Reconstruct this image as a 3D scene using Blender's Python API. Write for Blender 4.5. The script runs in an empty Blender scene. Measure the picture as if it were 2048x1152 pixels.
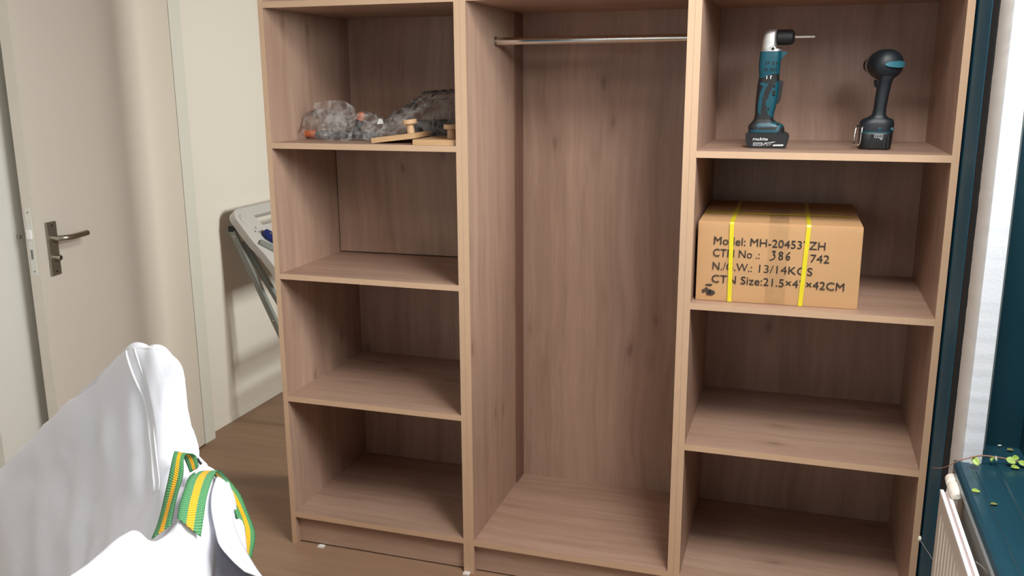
import bpy, bmesh, math, random
from mathutils import Vector, Matrix, noise
random.seed(7)
S = bpy.context.scene
COL = S.collection

# ------------------------------------------------------------------ camera
cam_data = bpy.data.cameras.new('camera')
cam = bpy.data.objects.new('camera', cam_data); COL.objects.link(cam)
YAW, PITCH, ROLL = -0.3107, 0.2260, -0.0053
fwd = Vector((math.sin(YAW)*math.cos(PITCH), math.cos(YAW)*math.cos(PITCH), -math.sin(PITCH)))
r0 = Vector((math.cos(YAW), -math.sin(YAW), 0)); u0 = r0.cross(fwd)
rgt = math.cos(ROLL)*r0 + math.sin(ROLL)*u0
upv = -math.sin(ROLL)*r0 + math.cos(ROLL)*u0
cam.matrix_world = Matrix(((rgt.x, upv.x, -fwd.x, 1.6063), (rgt.y, upv.y, -fwd.y, -2.4856),
                           (rgt.z, upv.z, -fwd.z, 1.5663), (0, 0, 0, 1)))
cam_data.sensor_width = 36.0
cam_data.lens = 1799.02*36.0/2048.0
cam_data.clip_start = 0.02
S.camera = cam

# ------------------------------------------------------------------ sky, daylight, added overhead lamps, exposure
W = bpy.data.worlds.new('overcast_sky'); S.world = W; W.use_nodes = True
bg = W.node_tree.nodes['Background']
bg.inputs[0].default_value = (0.86, 0.94, 1.0, 1); bg.inputs[1].default_value = 1.0
def area(name, loc, rot, sx, sy, power, color=(1, 1, 1)):
    d = bpy.data.lights.new(name, 'AREA'); d.shape = 'RECTANGLE'; d.size = sx; d.size_y = sy
    d.energy = power; d.color = color
    o = bpy.data.objects.new(name, d); COL.objects.link(o); o.location = loc; o.rotation_euler = rot
    return o
R90 = math.pi/2
area('skylight_side_window_near', (2.215, -1.0, 1.95), (0, R90*0.45, 0), 0.5, 1.1, 48, (0.96, 0.98, 1.0))
area('daylight_side_window_far', (2.215, -2.5, 1.47), (0, R90, 0), 1.36, 1.3, 15, (0.95, 0.98, 1.0))
area('daylight_far_window', (2.20, 1.02, 1.50), (0, R90, 0), 1.0, 0.5, 84, (1.0, 0.97, 0.92))
area('daylight_rear_window', (0.95, -3.75, 1.55), (R90, 0, 0), 1.9, 1.3, 5, (0.98, 0.98, 1.0))
area('added_overhead_key', (1.85, -1.2, 2.60), (0, 0, 0), 0.5, 0.6, 54, (1.0, 0.97, 0.94))  # added overhead lamp; the ceiling has no opening here
area('added_overhead_fill', (0.6, -2.0, 2.60), (0, 0, 0), 0.5, 0.6, 9, (1.0, 0.97, 0.94))  # second added lamp under the closed ceiling, a weak fill
S.view_settings.view_transform = 'Standard'; S.view_settings.look = 'None'
S.view_settings.exposure = 0.0; S.view_settings.gamma = 1.0
S.view_settings.use_curve_mapping = False
S.cycles.use_denoising = True
S.cycles.max_bounces = 8; S.cycles.diffuse_bounces = 5; S.cycles.transparent_max_bounces = 16
S.cycles.caustics_reflective = False; S.cycles.caustics_refractive = False

# ------------------------------------------------------------------ materials
def srgb(r, g, b):
    f = lambda c: (c/255/12.92) if c/255 <= 0.04045 else ((c/255+0.055)/1.055)**2.4
    return (f(r), f(g), f(b), 1)
def new_mat(name):
    m = bpy.data.materials.new(name); m.use_nodes = True
    return m, m.node_tree.nodes, m.node_tree.links, m.node_tree.nodes['Principled BSDF']
def mat(name, col, rough=0.5, metal=0.0, var=0.0, vscale=12.0, bump=0.0, bscale=200.0, spec=0.5, coat=0.0):
    m, N, L, B = new_mat(name)
    B.inputs['Base Color'].default_value = col; B.inputs['Roughness'].default_value = rough
    B.inputs['Metallic'].default_value = metal; B.inputs['Specular IOR Level'].default_value = spec
    B.inputs['Coat Weight'].default_value = coat
    tc = N.new('ShaderNodeTexCoord')
    if var:
        n = N.new('ShaderNodeTexNoise'); n.inputs['Scale'].default_value = vscale; n.inputs['Detail'].default_value = 5
        L.new(tc.outputs['Object'], n.inputs['Vector'])
        mx = N.new('ShaderNodeMix'); mx.data_type = 'RGBA'
        mx.inputs[6].default_value = tuple(c*(1-var) for c in col[:3])+(1,)
        mx.inputs[7].default_value = tuple(min(1, c*(1+var)) for c in col[:3])+(1,)
        L.new(n.outputs[0], mx.inputs[0]); L.new(mx.outputs[2], B.inputs['Base Color'])
    if bump:
        n2 = N.new('ShaderNodeTexNoise'); n2.inputs['Scale'].default_value = bscale; n2.inputs['Detail'].default_value = 3
        L.new(tc.outputs['Object'], n2.inputs['Vector'])
        b = N.new('ShaderNodeBump'); b.inputs['Strength'].default_value = bump; b.inputs['Distance'].default_value = 0.002
        L.new(n2.outputs[0], b.inputs['Height']); L.new(b.outputs[0], B.inputs['Normal'])
    return m
def ramp(N, stops):
    r = N.new('ShaderNodeValToRGB'); e = r.color_ramp.elements
    while len(e) < len(stops): e.new(0.5)
    for el, (p, c) in zip(e, stops): el.position = p; el.color = c
    return r
def wood(name, axis, light, mid, dark, knots=True, rough=0.42, seed=0.0):
    """laminate with grain running along axis (0 x, 1 y, 2 z)"""
    m, N, L, B = new_mat(name)
    tc = N.new('ShaderNodeTexCoord'); oi = N.new('ShaderNodeObjectInfo')
    add = N.new('ShaderNodeVectorMath'); add.operation = 'ADD'
    mul = N.new('ShaderNodeMath'); mul.operation = 'MULTIPLY_ADD'; mul.inputs[1].default_value = 9.0; mul.inputs[2].default_value = seed
    L.new(oi.outputs['Random'], mul.inputs[0])
    L.new(tc.outputs['Object'], add.inputs[0]); L.new(mul.outputs[0], add.inputs[1])
    # gentle warp so that the fibres wander
    wn = N.new('ShaderNodeTexNoise'); wn.inputs['Scale'].default_value = 2.2; wn.inputs['Detail'].default_value = 2
    L.new(add.outputs[0], wn.inputs['Vector'])
    ws = N.new('ShaderNodeVectorMath'); ws.operation = 'SCALE'; ws.inputs['Scale'].default_value = 0.075
    L.new(wn.outputs['Color'], ws.inputs[0])
    a2 = N.new('ShaderNodeVectorMath'); a2.operation = 'ADD'
    L.new(add.outputs[0], a2.inputs[0]); L.new(ws.outputs[0], a2.inputs[1])
    def stretched(s_across, s_along, det):
        mp = N.new('ShaderNodeMapping'); sc = [s_across]*3; sc[axis] = s_along
        mp.inputs['Scale'].default_value = sc; L.new(a2.outputs[0], mp.inputs['Vector'])
        n = N.new('ShaderNodeTexNoise'); n.inputs['Scale'].default_value = 1.0; n.inputs['Detail'].default_value = det
        n.inputs['Roughness'].default_value = 0.6
        L.new(mp.outputs[0], n.inputs['Vector']); return n
    broad = stretched(11, 0.55, 3); fine = stretched(120, 3.5, 4); medium = stretched(36, 1.6, 3)
    r = ramp(N, [(0.30, dark), (0.5, mid), (0.72, light)])
    m1 = N.new('ShaderNodeMix'); m1.inputs[0].default_value = 0.42
    L.new(broad.outputs[0], m1.inputs[2]); L.new(medium.outputs[0], m1.inputs[3])
    m2 = N.new('ShaderNodeMix'); m2.inputs[0].default_value = 0.20
    L.new(m1.outputs[0], m2.inputs[2]); L.new(fine.outputs[0], m2.inputs[3])
    L.new(m2.outputs[0], r.inputs[0])
    out = r.outputs[0]
    if knots:
        mp = N.new('ShaderNodeMapping'); sc = [8.5]*3; sc[axis] = 3.4
        mp.inputs['Scale'].default_value = sc; L.new(a2.outputs[0], mp.inputs['Vector'])
        v = N.new('ShaderNodeTexVoronoi'); v.inputs['Scale'].default_value = 1.0
        L.new(mp.outputs[0], v.inputs['Vector'])
        kr = ramp(N, [(0.0, (0.38, 0.33, 0.30, 1)), (0.06, (0.62, 0.57, 0.54, 1)), (0.10, (0.86, 0.84, 0.82, 1)), (0.24, (1, 1, 1, 1))])
        L.new(v.outputs['Distance'], kr.inputs[0])
        mm = N.new('ShaderNodeMix'); mm.data_type = 'RGBA'; mm.blend_type = 'MULTIPLY'; mm.inputs[0].default_value = 0.75
        L.new(out, mm.inputs[6]); L.new(kr.outputs[0], mm.inputs[7]); out = mm.outputs[2]
    L.new(out, B.inputs['Base Color']); B.inputs['Roughness'].default_value = rough
    b = N.new('ShaderNodeBump'); b.inputs['Strength'].default_value = 0.12; b.inputs['Distance'].default_value = 0.001
    L.new(fine.outputs[0], b.inputs['Height']); L.new(b.outputs[0], B.inputs['Normal'])
    return m
WL, WM, WD = srgb(190, 160, 141), srgb(171, 141, 122), srgb(147, 117, 99)
M = {}
M['wood_v'] = wood('laminate_vertical_grain', 2, WL, WM, WD)
M['wood_h'] = wood('laminate_horizontal_grain', 0, WL, WM, WD, seed=3.0)
M['edge'] = mat('laminate_edge_banding', srgb(200, 168, 138), 0.38, var=0.04, vscale=30)
M['wood_small'] = wood('beech_offcut', 0, srgb(214, 180, 140), srgb(200, 162, 120), srgb(178, 140, 100), knots=False)
M['beech'] = mat('turned_beech', srgb(214, 178, 138), 0.5, var=0.06, vscale=40)
M['floor'] = wood('brown_floor_sheet', 0, srgb(164, 133, 108), srgb(151, 121, 97), srgb(136, 107, 85), knots=False, rough=0.5, seed=5.0)
M['wall'] = mat('cream_wall_paint', srgb(228, 222, 212), 0.85, bump=0.15, bscale=90)
M['wall_beige'] = mat('beige_wall_paint', srgb(222, 222, 220), 0.85, bump=0.2, bscale=70)
M['plaster'] = mat('white_rough_plaster', srgb(212, 216, 220), 0.8, bump=0.25, bscale=130)
M['ceiling'] = mat('ceiling_boards', srgb(126, 108, 92), 0.8)
M['door'] = mat('door_paint', srgb(212, 203, 190), 0.42, bump=0.08, bscale=50)
M['door_edge'] = mat('door_frame_paint', srgb(216, 214, 204), 0.45)
M['teal'] = mat('dark_teal_gloss_paint', srgb(22, 54, 64), 0.28, var=0.12, vscale=9, bump=0.25, bscale=40)
M['teal_sill'] = mat('teal_sill_paint', srgb(26, 60, 72), 0.25, var=0.15, vscale=14, bump=0.2, bscale=40)
M['teal_wall'] = mat('dark_teal_paint', srgb(14, 82, 106), 0.6, var=0.06, vscale=9)
M['gap'] = mat('dark_gap_shade', srgb(16, 20, 26), 0.9)
M['greystrip'] = mat('grey_sealant', srgb(112, 118, 118), 0.7)
M['steel'] = mat('brushed_steel', srgb(176, 170, 158), 0.34, metal=1.0)
M['steel_flat'] = mat('satin_steel_plate', srgb(160, 152, 138), 0.42, metal=0.9)
M['chrome'] = mat('chrome', srgb(225, 222, 215), 0.14, metal=1.0)
M['alu'] = mat('cast_alloy', srgb(205, 203, 198), 0.4, metal=0.85, bump=0.2, bscale=300)
M['bright_steel'] = mat('bright_steel', srgb(226, 220, 212), 0.35, metal=0.4)
M['edge_highlight'] = mat('banding_highlight', srgb(246, 222, 196), 0.3)  # chamfer highlight put into the colour, lighter than the banding
M['band'] = mat('light_teal_plastic', srgb(52, 112, 128), 0.4)
M['rad_white'] = mat('radiator_top_enamel', srgb(246, 242, 238), 0.3)
M['dark'] = mat('dark_hole', srgb(18, 17, 17), 0.7)
M['black'] = mat('black_plastic', srgb(15, 16, 18), 0.42)
M['rubber'] = mat('black_rubber', srgb(20, 20, 22), 0.6)
M['tool_teal'] = mat('teal_tool_plastic', srgb(8, 74, 88), 0.42)
M['tool_dark'] = mat('dark_blue_grey_rubber', srgb(18, 27, 34), 0.5)
M['ink_white'] = mat('white_print', srgb(225, 226, 228), 0.5)
M['ink_grey'] = mat('grey_print', srgb(150, 152, 156), 0.5)
M['cardboard'] = mat('cardboard', srgb(196, 154, 108), 0.75, var=0.05, vscale=14, bump=0.1, bscale=60)
M['card_edge'] = mat('worn_cardboard_edge', srgb(186, 150, 116), 0.8, var=0.2, vscale=60)
M['strap_yellow'] = mat('yellow_packing_strap', srgb(226, 210, 46), 0.35)
M['ink'] = mat('black_carton_print', srgb(42, 38, 38), 0.7)
M['stain'] = mat('dark_stain', srgb(62, 54, 50), 0.8, var=0.4, vscale=120)
M['rad'] = mat('radiator_enamel', srgb(226, 218, 206), 0.35)
M['rad_groove'] = mat('radiator_grille_groove', srgb(168, 150, 150), 0.5)
M['plastic_pale'] = mat('pale_grey_plastic', srgb(206, 203, 200), 0.45)
M['tube_grey'] = mat('grey_painted_tube', srgb(140, 144, 140), 0.4)
M['blue'] = mat('dark_blue_plastic', srgb(22, 38, 108), 0.4)
M['stem'] = mat('brown_stem', srgb(150, 108, 88), 0.7)
M['orange'] = mat('orange_plastic', srgb(226, 112, 52), 0.45)
M['white'] = mat('white_plastic', srgb(232, 230, 226), 0.5)
M['twig'] = mat('grey_twig', srgb(140, 134, 138), 0.7)
M['knot_black'] = mat('black_thread', srgb(28, 26, 28), 0.8)

def leaf_mat(name, a, b):
    m, N, L, B = new_mat(name)
    tc = N.new('ShaderNodeTexCoord'); n = N.new('ShaderNodeTexNoise'); n.inputs['Scale'].default_value = 90
    L.new(tc.outputs['Object'], n.inputs['Vector'])
    r = ramp(N, [(0.35, a), (0.65, b)]); L.new(n.outputs[0], r.inputs[0]); L.new(r.outputs[0], B.inputs['Base Color'])
    B.inputs['Roughness'].default_value = 0.4
    tr = N.new('ShaderNodeBsdfTranslucent'); L.new(r.outputs[0], tr.inputs[0])
    mx = N.new('ShaderNodeMixShader'); mx.inputs[0].default_value = 0.35
    L.new(B.outputs[0], mx.inputs[1]); L.new(tr.outputs[0], mx.inputs[2])
    L.new(mx.outputs[0], N['Material Output'].inputs[0]); return m
M['leaf'] = leaf_mat('lime_leaf', srgb(150, 190, 70), srgb(206, 226, 130))
M['leaf_pale'] = leaf_mat('pale_leaf', srgb(220, 225, 200), srgb(245, 245, 235))
M['leaf_dry'] = leaf_mat('dry_leaf', srgb(130, 140, 70), srgb(170, 170, 110))

def glass_mat():
    m, N, L, B = new_mat('window_glass'); N.remove(B)
    t = N.new('ShaderNodeBsdfTransparent'); t.inputs[0].default_value = (0.97, 0.99, 0.98, 1)
    g = N.new('ShaderNodeBsdfGlossy'); g.inputs['Roughness'].default_value = 0.0
    f = N.new('ShaderNodeFresnel'); f.inputs[0].default_value = 1.45
    mx = N.new('ShaderNodeMixShader'); L.new(f.outputs[0], mx.inputs[0]); L.new(t.outputs[0], mx.inputs[1]); L.new(g.outputs[0], mx.inputs[2])
    L.new(mx.outputs[0], N['Material Output'].inputs[0]); return m
M['glass'] = glass_mat()
def film_mat(name, milk, gloss, col):
    """thin clear plastic film: see-through, milky in the creases, with sharp glints"""
    m, N, L, B = new_mat(name)
    B.inputs['Base Color'].default_value = col; B.inputs['Roughness'].default_value = 0.5
    t = N.new('ShaderNodeBsdfTransparent'); t.inputs[0].default_value = (0.95, 0.95, 0.95, 1)
    g = N.new('ShaderNodeBsdfGlossy'); g.inputs['Roughness'].default_value = 0.16; g.inputs[0].default_value = (0.95, 0.95, 0.95, 1)
    tc = N.new('ShaderNodeTexCoord'); n = N.new('ShaderNodeTexNoise'); n.inputs['Scale'].default_value = 34; n.inputs['Detail'].default_value = 7
    L.new(tc.outputs['Object'], n.inputs['Vector'])
    mr = N.new('ShaderNodeMapRange'); mr.inputs[1].default_value = 0.42; mr.inputs[2].default_value = 0.68
    mr.inputs[3].default_value = milk*0.25; mr.inputs[4].default_value = milk*2.0
    L.new(n.outputs[0], mr.inputs[0])
    wv = N.new('ShaderNodeVectorMath'); wv.operation = 'MULTIPLY_ADD'; wv.inputs[1].default_value = (0.02, 0.02, 0.02)
    L.new(n.outputs['Color'], wv.inputs[0]); L.new(tc.outputs['Object'], wv.inputs[2])
    vo = N.new('ShaderNodeTexVoronoi'); vo.feature = 'DISTANCE_TO_EDGE'; vo.inputs['Scale'].default_value = 22
    L.new(wv.outputs[0], vo.inputs['Vector'])
    cr = N.new('ShaderNodeMapRange'); cr.inputs[1].default_value = 0.0; cr.inputs[2].default_value = 0.10
    cr.inputs[3].default_value = milk*1.0; cr.inputs[4].default_value = 0.0
    L.new(vo.outputs['Distance'], cr.inputs[0])
    sm = N.new('ShaderNodeMath'); sm.operation = 'ADD'; sm.use_clamp = True
    L.new(mr.outputs[0], sm.inputs[0]); L.new(cr.outputs[0], sm.inputs[1])
    b = N.new('ShaderNodeBump'); b.inputs['Strength'].default_value = 0.5; b.inputs['Distance'].default_value = 0.004
    L.new(n.outputs[0], b.inputs['Height']); L.new(b.outputs[0], g.inputs['Normal'])
    mx = N.new('ShaderNodeMixShader'); L.new(sm.outputs[0], mx.inputs[0]); L.new(t.outputs[0], mx.inputs[1]); L.new(B.outputs[0], mx.inputs[2])
    lw = N.new('ShaderNodeLayerWeight'); lw.inputs[0].default_value = gloss; L.new(b.outputs[0], lw.inputs['Normal'])
    m2 = N.new('ShaderNodeMixShader'); L.new(lw.outputs['Fresnel'], m2.inputs[0]); L.new(mx.outputs[0], m2.inputs[1]); L.new(g.outputs[0], m2.inputs[2])
    L.new(m2.outputs[0], N['Material Output'].inputs[0]); return m
M['film'] = film_mat('clear_plastic_film', 0.13, 0.07, srgb(225, 222, 218))
M['tape'] = film_mat('clear_packing_tape', 0.03, 0.08, srgb(190, 150, 108))
def cloth_mat(name, col, scale):
    m, N, L, B = new_mat(name)
    B.inputs['Base Color'].default_value = col; B.inputs['Roughness'].default_value = 0.6
    tc = N.new('ShaderNodeTexCoord')
    w1 = N.new('ShaderNodeTexNoise'); w1.inputs['Scale'].default_value = scale; w1.inputs['Detail'].default_value = 4
    L.new(tc.outputs['Object'], w1.inputs['Vector'])
    b = N.new('ShaderNodeBump'); b.inputs['Strength'].default_value = 0.2; b.inputs['Distance'].default_value = 0.004
    L.new(w1.outputs[0], b.inputs['Height']); L.new(b.outputs[0], B.inputs['Normal'])
    tr = N.new('ShaderNodeBsdfTranslucent'); tr.inputs[0].default_value = col
    mx = N.new('ShaderNodeMixShader'); mx.inputs[0].default_value = 0.12
    L.new(B.outputs[0], mx.inputs[1]); L.new(tr.outputs[0], mx.inputs[2]); L.new(mx.outputs[0], N['Material Output'].inputs[0])
    return m
M['bag'] = cloth_mat('white_woven_plastic', srgb(240, 241, 248), 26)
M['bag_seam'] = cloth_mat('white_stitched_seam', srgb(246, 246, 248), 300)
M['lining'] = mat('grey_fold_shade', srgb(104, 102, 110), 0.7, var=0.2, vscale=30)  # grey stands for the shade inside the bag's fold
def webbing_mat():
    """green webbing with a yellow centre stripe and ribbed weave; uv.x runs across, uv.y along in metres"""
    m, N, L, B = new_mat('green_yellow_webbing')
    uv = N.new('ShaderNodeUVMap'); uv.uv_map = 'UVMap'
    sx = N.new('ShaderNodeSeparateXYZ'); L.new(uv.outputs[0], sx.inputs[0])
    g, y, dg = srgb(84, 150, 98), srgb(244, 178, 36), srgb(40, 98, 62)
    r = ramp(N, [(0.0, dg), (0.04, g), (0.36, g), (0.38, y), (0.66, y), (0.68, g), (0.97, g), (1.0, dg)])
    r.color_ramp.interpolation = 'LINEAR'; L.new(sx.outputs[0], r.inputs[0])
    # slanted ribs
    ml = N.new('ShaderNodeMath'); ml.operation = 'MULTIPLY'; ml.inputs[1].default_value = 1250.0; L.new(sx.outputs[1], ml.inputs[0])
    ax = N.new('ShaderNodeMath'); ax.operation = 'MULTIPLY_ADD'; ax.inputs[1].default_value = 34.0; L.new(sx.outputs[0], ax.inputs[0]); L.new(ml.outputs[0], ax.inputs[2])
    sn = N.new('ShaderNodeMath'); sn.operation = 'SINE'; L.new(ax.outputs[0], sn.inputs[0])
    mr = N.new('ShaderNodeMapRange'); mr.inputs[1].default_value = -1; mr.inputs[2].default_value = 1; mr.inputs[3].default_value = 0.0; mr.inputs[4].default_value = 1.0
    L.new(sn.outputs[0], mr.inputs[0])
    # pale yarn shows on the ribs
    pr = ramp(N, [(0.0, (0.72, 0.72, 0.72, 1)), (0.7, (1, 1, 1, 1)), (1.0, (1.25, 1.25, 1.2, 1))]); L.new(mr.outputs[0], pr.inputs[0])
    mm = N.new('ShaderNodeMix'); mm.data_type = 'RGBA'; mm.blend_type = 'MULTIPLY'; mm.inputs[0].default_value = 1.0
    L.new(r.outputs[0], mm.inputs[6]); L.new(pr.outputs[0], mm.inputs[7]); L.new(mm.outputs[2], B.inputs['Base Color'])
    B.inputs['Roughness'].default_value = 0.6
    b = N.new('ShaderNodeBump'); b.inputs['Strength'].default_value = 0.8; b.inputs['Distance'].default_value = 0.0015
    L.new(mr.outputs[0], b.inputs['Height']); L.new(b.outputs[0], B.inputs['Normal'])
    return m
M['webbing'] = webbing_mat()

# ------------------------------------------------------------------ mesh helpers
def add_box(bm, lo, hi, mi=0):
    x0, y0, z0 = lo; x1, y1, z1 = hi
    v = [bm.verts.new(p) for p in ((x0,y0,z0),(x1,y0,z0),(x1,y1,z0),(x0,y1,z0),(x0,y0,z1),(x1,y0,z1),(x1,y1,z1),(x0,y1,z1))]
    fs = []
    for q in ((3,2,1,0),(4,5,6,7),(0,1,5,4),(1,2,6,5),(2,3,7,6),(3,0,4,7)):
        f = bm.faces.new([v[i] for i in q]); f.material_index = mi; fs.append(f)
    return v, fs
def bevel(bm, w, seg=2, angle=0.6):
    es = [e for e in bm.edges if len(e.link_faces) == 2 and e.calc_face_angle(0) > angle]
    bmesh.ops.bevel(bm, geom=es, offset=w, segments=seg, profile=0.7, affect='EDGES', clamp_overlap=True)
def link(name, bm, mats, parent=None, smooth=False, auto=None):
    me = bpy.data.meshes.new(name)
    bmesh.ops.recalc_face_normals(bm, faces=bm.faces)
    bm.to_mesh(me); bm.free()
    for m in (mats if isinstance(mats, (list, tuple)) else [mats]): me.materials.append(M[m])
    if smooth:
        me.polygons.foreach_set('use_smooth', [True]*len(me.polygons))
        if auto is not None: me.set_sharp_from_angle(angle=auto)
    o = bpy.data.objects.new(name, me); COL.objects.link(o)
    if parent: o.parent = parent
    return o
def empty(name, loc=(0, 0, 0), rz=0.0):
    o = bpy.data.objects.new(name, None); COL.objects.link(o); o.location = loc; o.rotation_euler = (0, 0, rz)
    o.empty_display_size = 0.05
    return o
def tag(o, label, cat, group=None):
    o['label'] = label; o['category'] = cat
    if group: o['group'] = group
    return o
def struct(o): o['kind'] = 'structure'; return o
def box(name, lo, hi, m, parent=None, bev=0.0, seg=2):
    bm = bmesh.new(); add_box(bm, lo, hi)
    if bev: bevel(bm, bev, seg)
    return link(name, bm, m, parent, smooth=bev > 0, auto=0.5 if bev else None)
def catmull(pts, n):
    pts = [Vector(p) for p in pts]; out = []
    for i in range(len(pts)-1):
        p0 = pts[i-1] if i else pts[0]*2-pts[1]; p1, p2 = pts[i], pts[i+1]
        p3 = pts[i+2] if i+2 < len(pts) else pts[-1]*2-pts[-2]
        for k in range(n):
            t = k/n
            out.append(0.5*((2*p1)+(p2-p0)*t+(2*p0-5*p1+4*p2-p3)*t*t+(3*p1-p0-3*p2+p3)*t**3))
    out.append(pts[-1]); return out
def add_tube(bm, pts, r, seg=10, mi=0, cap=True):
    """r a number or a list of radii"""
    pts = [Vector(p) for p in pts]; rs = r if isinstance(r, (list, tuple)) else [r]*len(pts)
    rings = []; t = (pts[1]-pts[0]).normalized()
    nrm = t.orthogonal().normalized()
    for i, p in enumerate(pts):
        if i == 0: d = pts[1]-pts[0]
        elif i == len(pts)-1: d = pts[-1]-pts[-2]
        else: d = (pts[i+1]-pts[i]).normalized()+(pts[i]-pts[i-1]).normalized()
        d.normalize(); nrm = (nrm-d*nrm.dot(d)).normalized(); b = d.cross(nrm)
        rings.append([bm.verts.new(p+(nrm*math.cos(a)+b*math.sin(a))*rs[i]) for a in [2*math.pi*k/seg for k in range(seg)]])
    for a, b in zip(rings, rings[1:]):
        for k in range(seg):
            f = bm.faces.new((a[k], a[(k+1) % seg], b[(k+1) % seg], b[k])); f.material_index = mi
    if cap:
        for rg in (rings[0], rings[-1]):
            f = bm.faces.new(rg); f.material_index = mi
def add_lathe(bm, origin, axis, prof, seg=24, mi=0):
    """prof: list of (distance along axis, radius)"""
    axis = Vector(axis).normalized(); o = Vector(origin)
    add_tube(bm, [o+axis*d for d, r in prof], [max(r, 1e-4) for d, r in prof], seg, mi)
def add_prism(bm, outline, y0, y1, mi=0):
    """outline in xz, extruded from y0 to y1"""
    a = [bm.verts.new((x, y0, z)) for x, z in outline]; b = [bm.verts.new((x, y1, z)) for x, z in outline]
    n = len(a)
    for k in range(n):
        f = bm.faces.new((a[k], a[(k+1) % n], b[(k+1) % n], b[k])); f.material_index = mi
    f1 = bm.faces.new(a); f2 = bm.faces.new(b[::-1]); f1.material_index = f2.material_index = mi
    return f1, f2
def grid(bm, rows, mi=0, close=False, uvl=None, uvs=None):
    vs = [[bm.verts.new(p) for p in r] for r in rows]
    for i in range(len(vs)-1):
        for j in range(len(vs[0])-1):
            f = bm.faces.new((vs[i][j], vs[i+1][j], vs[i+1][j+1], vs[i][j+1])); f.material_index = mi
            if uvl:
                for lp, (a, b) in zip(f.loops, ((i, j), (i+1, j), (i+1, j+1), (i, j+1))): lp[uvl].uv = uvs[a][b]
    return vs
def in_poly(x, z, poly):
    c = False; n = len(poly); j = n-1
    for i in range(n):
        xi, zi = poly[i]; xj, zj = poly[j]
        if (zi > z) != (zj > z) and x < (xj-xi)*(z-zi)/(zj-zi)+xi: c = not c
        j = i
    return c
def text_obj(name, body, m, parent, loc, rot, height, width=None, shear=0.0, extrude=0.0004, bold=0.0):
    """lettering as flat raised print; fitted to cap height and, if given, to width"""
    cu = bpy.data.curves.new(name, 'FONT'); cu.body = body; cu.size = 1.0; cu.shear = shear; cu.offset = bold
    cu.resolution_u = 3
    tmp = bpy.data.objects.new(name+'_tmp', cu); COL.objects.link(tmp)
    dg = bpy.context.evaluated_depsgraph_get(); dg.update()
    me = bpy.data.meshes.new_from_object(tmp.evaluated_get(dg))
    bpy.data.objects.remove(tmp); bpy.data.curves.remove(cu)
    xs = [v.co.x for v in me.vertices]; sy = height/0.69
    sx = (width/(max(xs)-min(xs))) if width else sy
    x0 = min(xs)
    bm = bmesh.new(); bm.from_mesh(me); bpy.data.meshes.remove(me)
    for v in bm.verts: v.co = Vector(((v.co.x-x0)*sx, v.co.y*sy, 0))
    ex = bmesh.ops.extrude_face_region(bm, geom=bm.faces[:])
    for g in ex['geom']:
        if isinstance(g, bmesh.types.BMVert): g.co.z += extrude
    o = link(name, bm, m, parent); o.location = loc; o.rotation_euler = rot
    return o

# ------------------------------------------------------------------ the room
XW = 1.99                      # face of the right-hand wall
struct(box('floor', (-1.0, -3.7, -0.10), (2.5, 3.3, 0.0), 'floor'))
struct(box('ceiling', (-1.1, -3.7, 2.62), (2.6, 3.3, 2.72), 'ceiling'))
bm = bmesh.new()
add_box(bm, (-1.05, 0.662, 0), (-0.893, 3.2, 2.62)); add_box(bm, (-1.05, -3.6, 0), (-0.893, -0.33, 2.62))
add_box(bm, (-1.05, -0.33, 2.12), (-0.893, 0.662, 2.62)); add_box(bm, (-1.05, -0.33, 0), (-0.95, 0.662, 2.12))
struct(link('wall_left', bm, 'wall'))
struct(box('wall_back', (-1.05, 3.2, 0), (2.5, 3.3, 2.62), 'wall'))
bm = bmesh.new()
add_box(bm, (-1.05, -3.7, 0), (0.0, -3.6, 2.62)); add_box(bm, (1.90, -3.7, 0), (2.5, -3.6, 2.62))
add_box(bm, (0.0, -3.7, 0), (1.90, -3.6, 0.9)); add_box(bm, (0.0, -3.7, 2.2), (1.90, -3.6, 2.62))
struct(link('wall_front', bm, 'teal_wall'))
# right wall: low part under the sill, lintel, solid part behind the camera, far part with the second opening
bm = bmesh.new()
add_box(bm, (XW, -3.6, 0), (2.25, -0.388, 0.690)); add_box(bm, (XW, -3.32, 2.15), (2.25, -0.388, 2.62))
add_box(bm, (XW, -3.6, 0.69), (2.25, -3.32, 2.62))
add_box(bm, (2.0, 0.0, 0), (2.14, 0.77, 2.62)); add_box(bm, (2.0, 1.27, 0), (2.14, 3.2, 2.62))
add_box(bm, (2.0, 0.77, 0), (2.14, 1.27, 0.98)); add_box(bm, (2.0, 0.77, 2.02), (2.14, 1.27, 2.62))
struct(link('wall_right', bm, 'wall_beige'))
# narrow plastered pier beside the window: beige face, white reveal, ragged brushed edges
bm = bmesh.new(); rows = []
for k in range(330):
    z = 2.62*k/329; j = lambda s, a: noise.noise(Vector((z*38, s*7.1, 0)))*a + noise.noise(Vector((z*160, s*3.3, 5)))*a*0.6
    e1, e2 = j(1, 0.004), j(2, 0.0035)
    rows.append([(2.031, -0.243, z), (XW+0.002, -0.243+e1, z), (XW, -0.250+e1, z), (XW, -0.378+e2, z), (XW+0.003, -0.386+e2*0.5, z), (2.031, -0.387, z)])
grid(bm, rows)
for f in bm.faces:
    f.material_index = 1 if f.calc_center_median().y < -0.380 else 0
pier = struct(link('trim_1', bm, ['wall_beige', 'plaster'], smooth=True, auto=0.6))
struct(box('trim_2', (1.986, -0.178, 0), (2.0, 0.60, 2.62), 'teal_wall', bev=0.001))
struct(box('trim_3', (1.9872, -0.246, 0), (2.010, -0.1785, 2.62), 'gap'))  # strip set almost flush; the gap's shade is put into its dark colour
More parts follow.
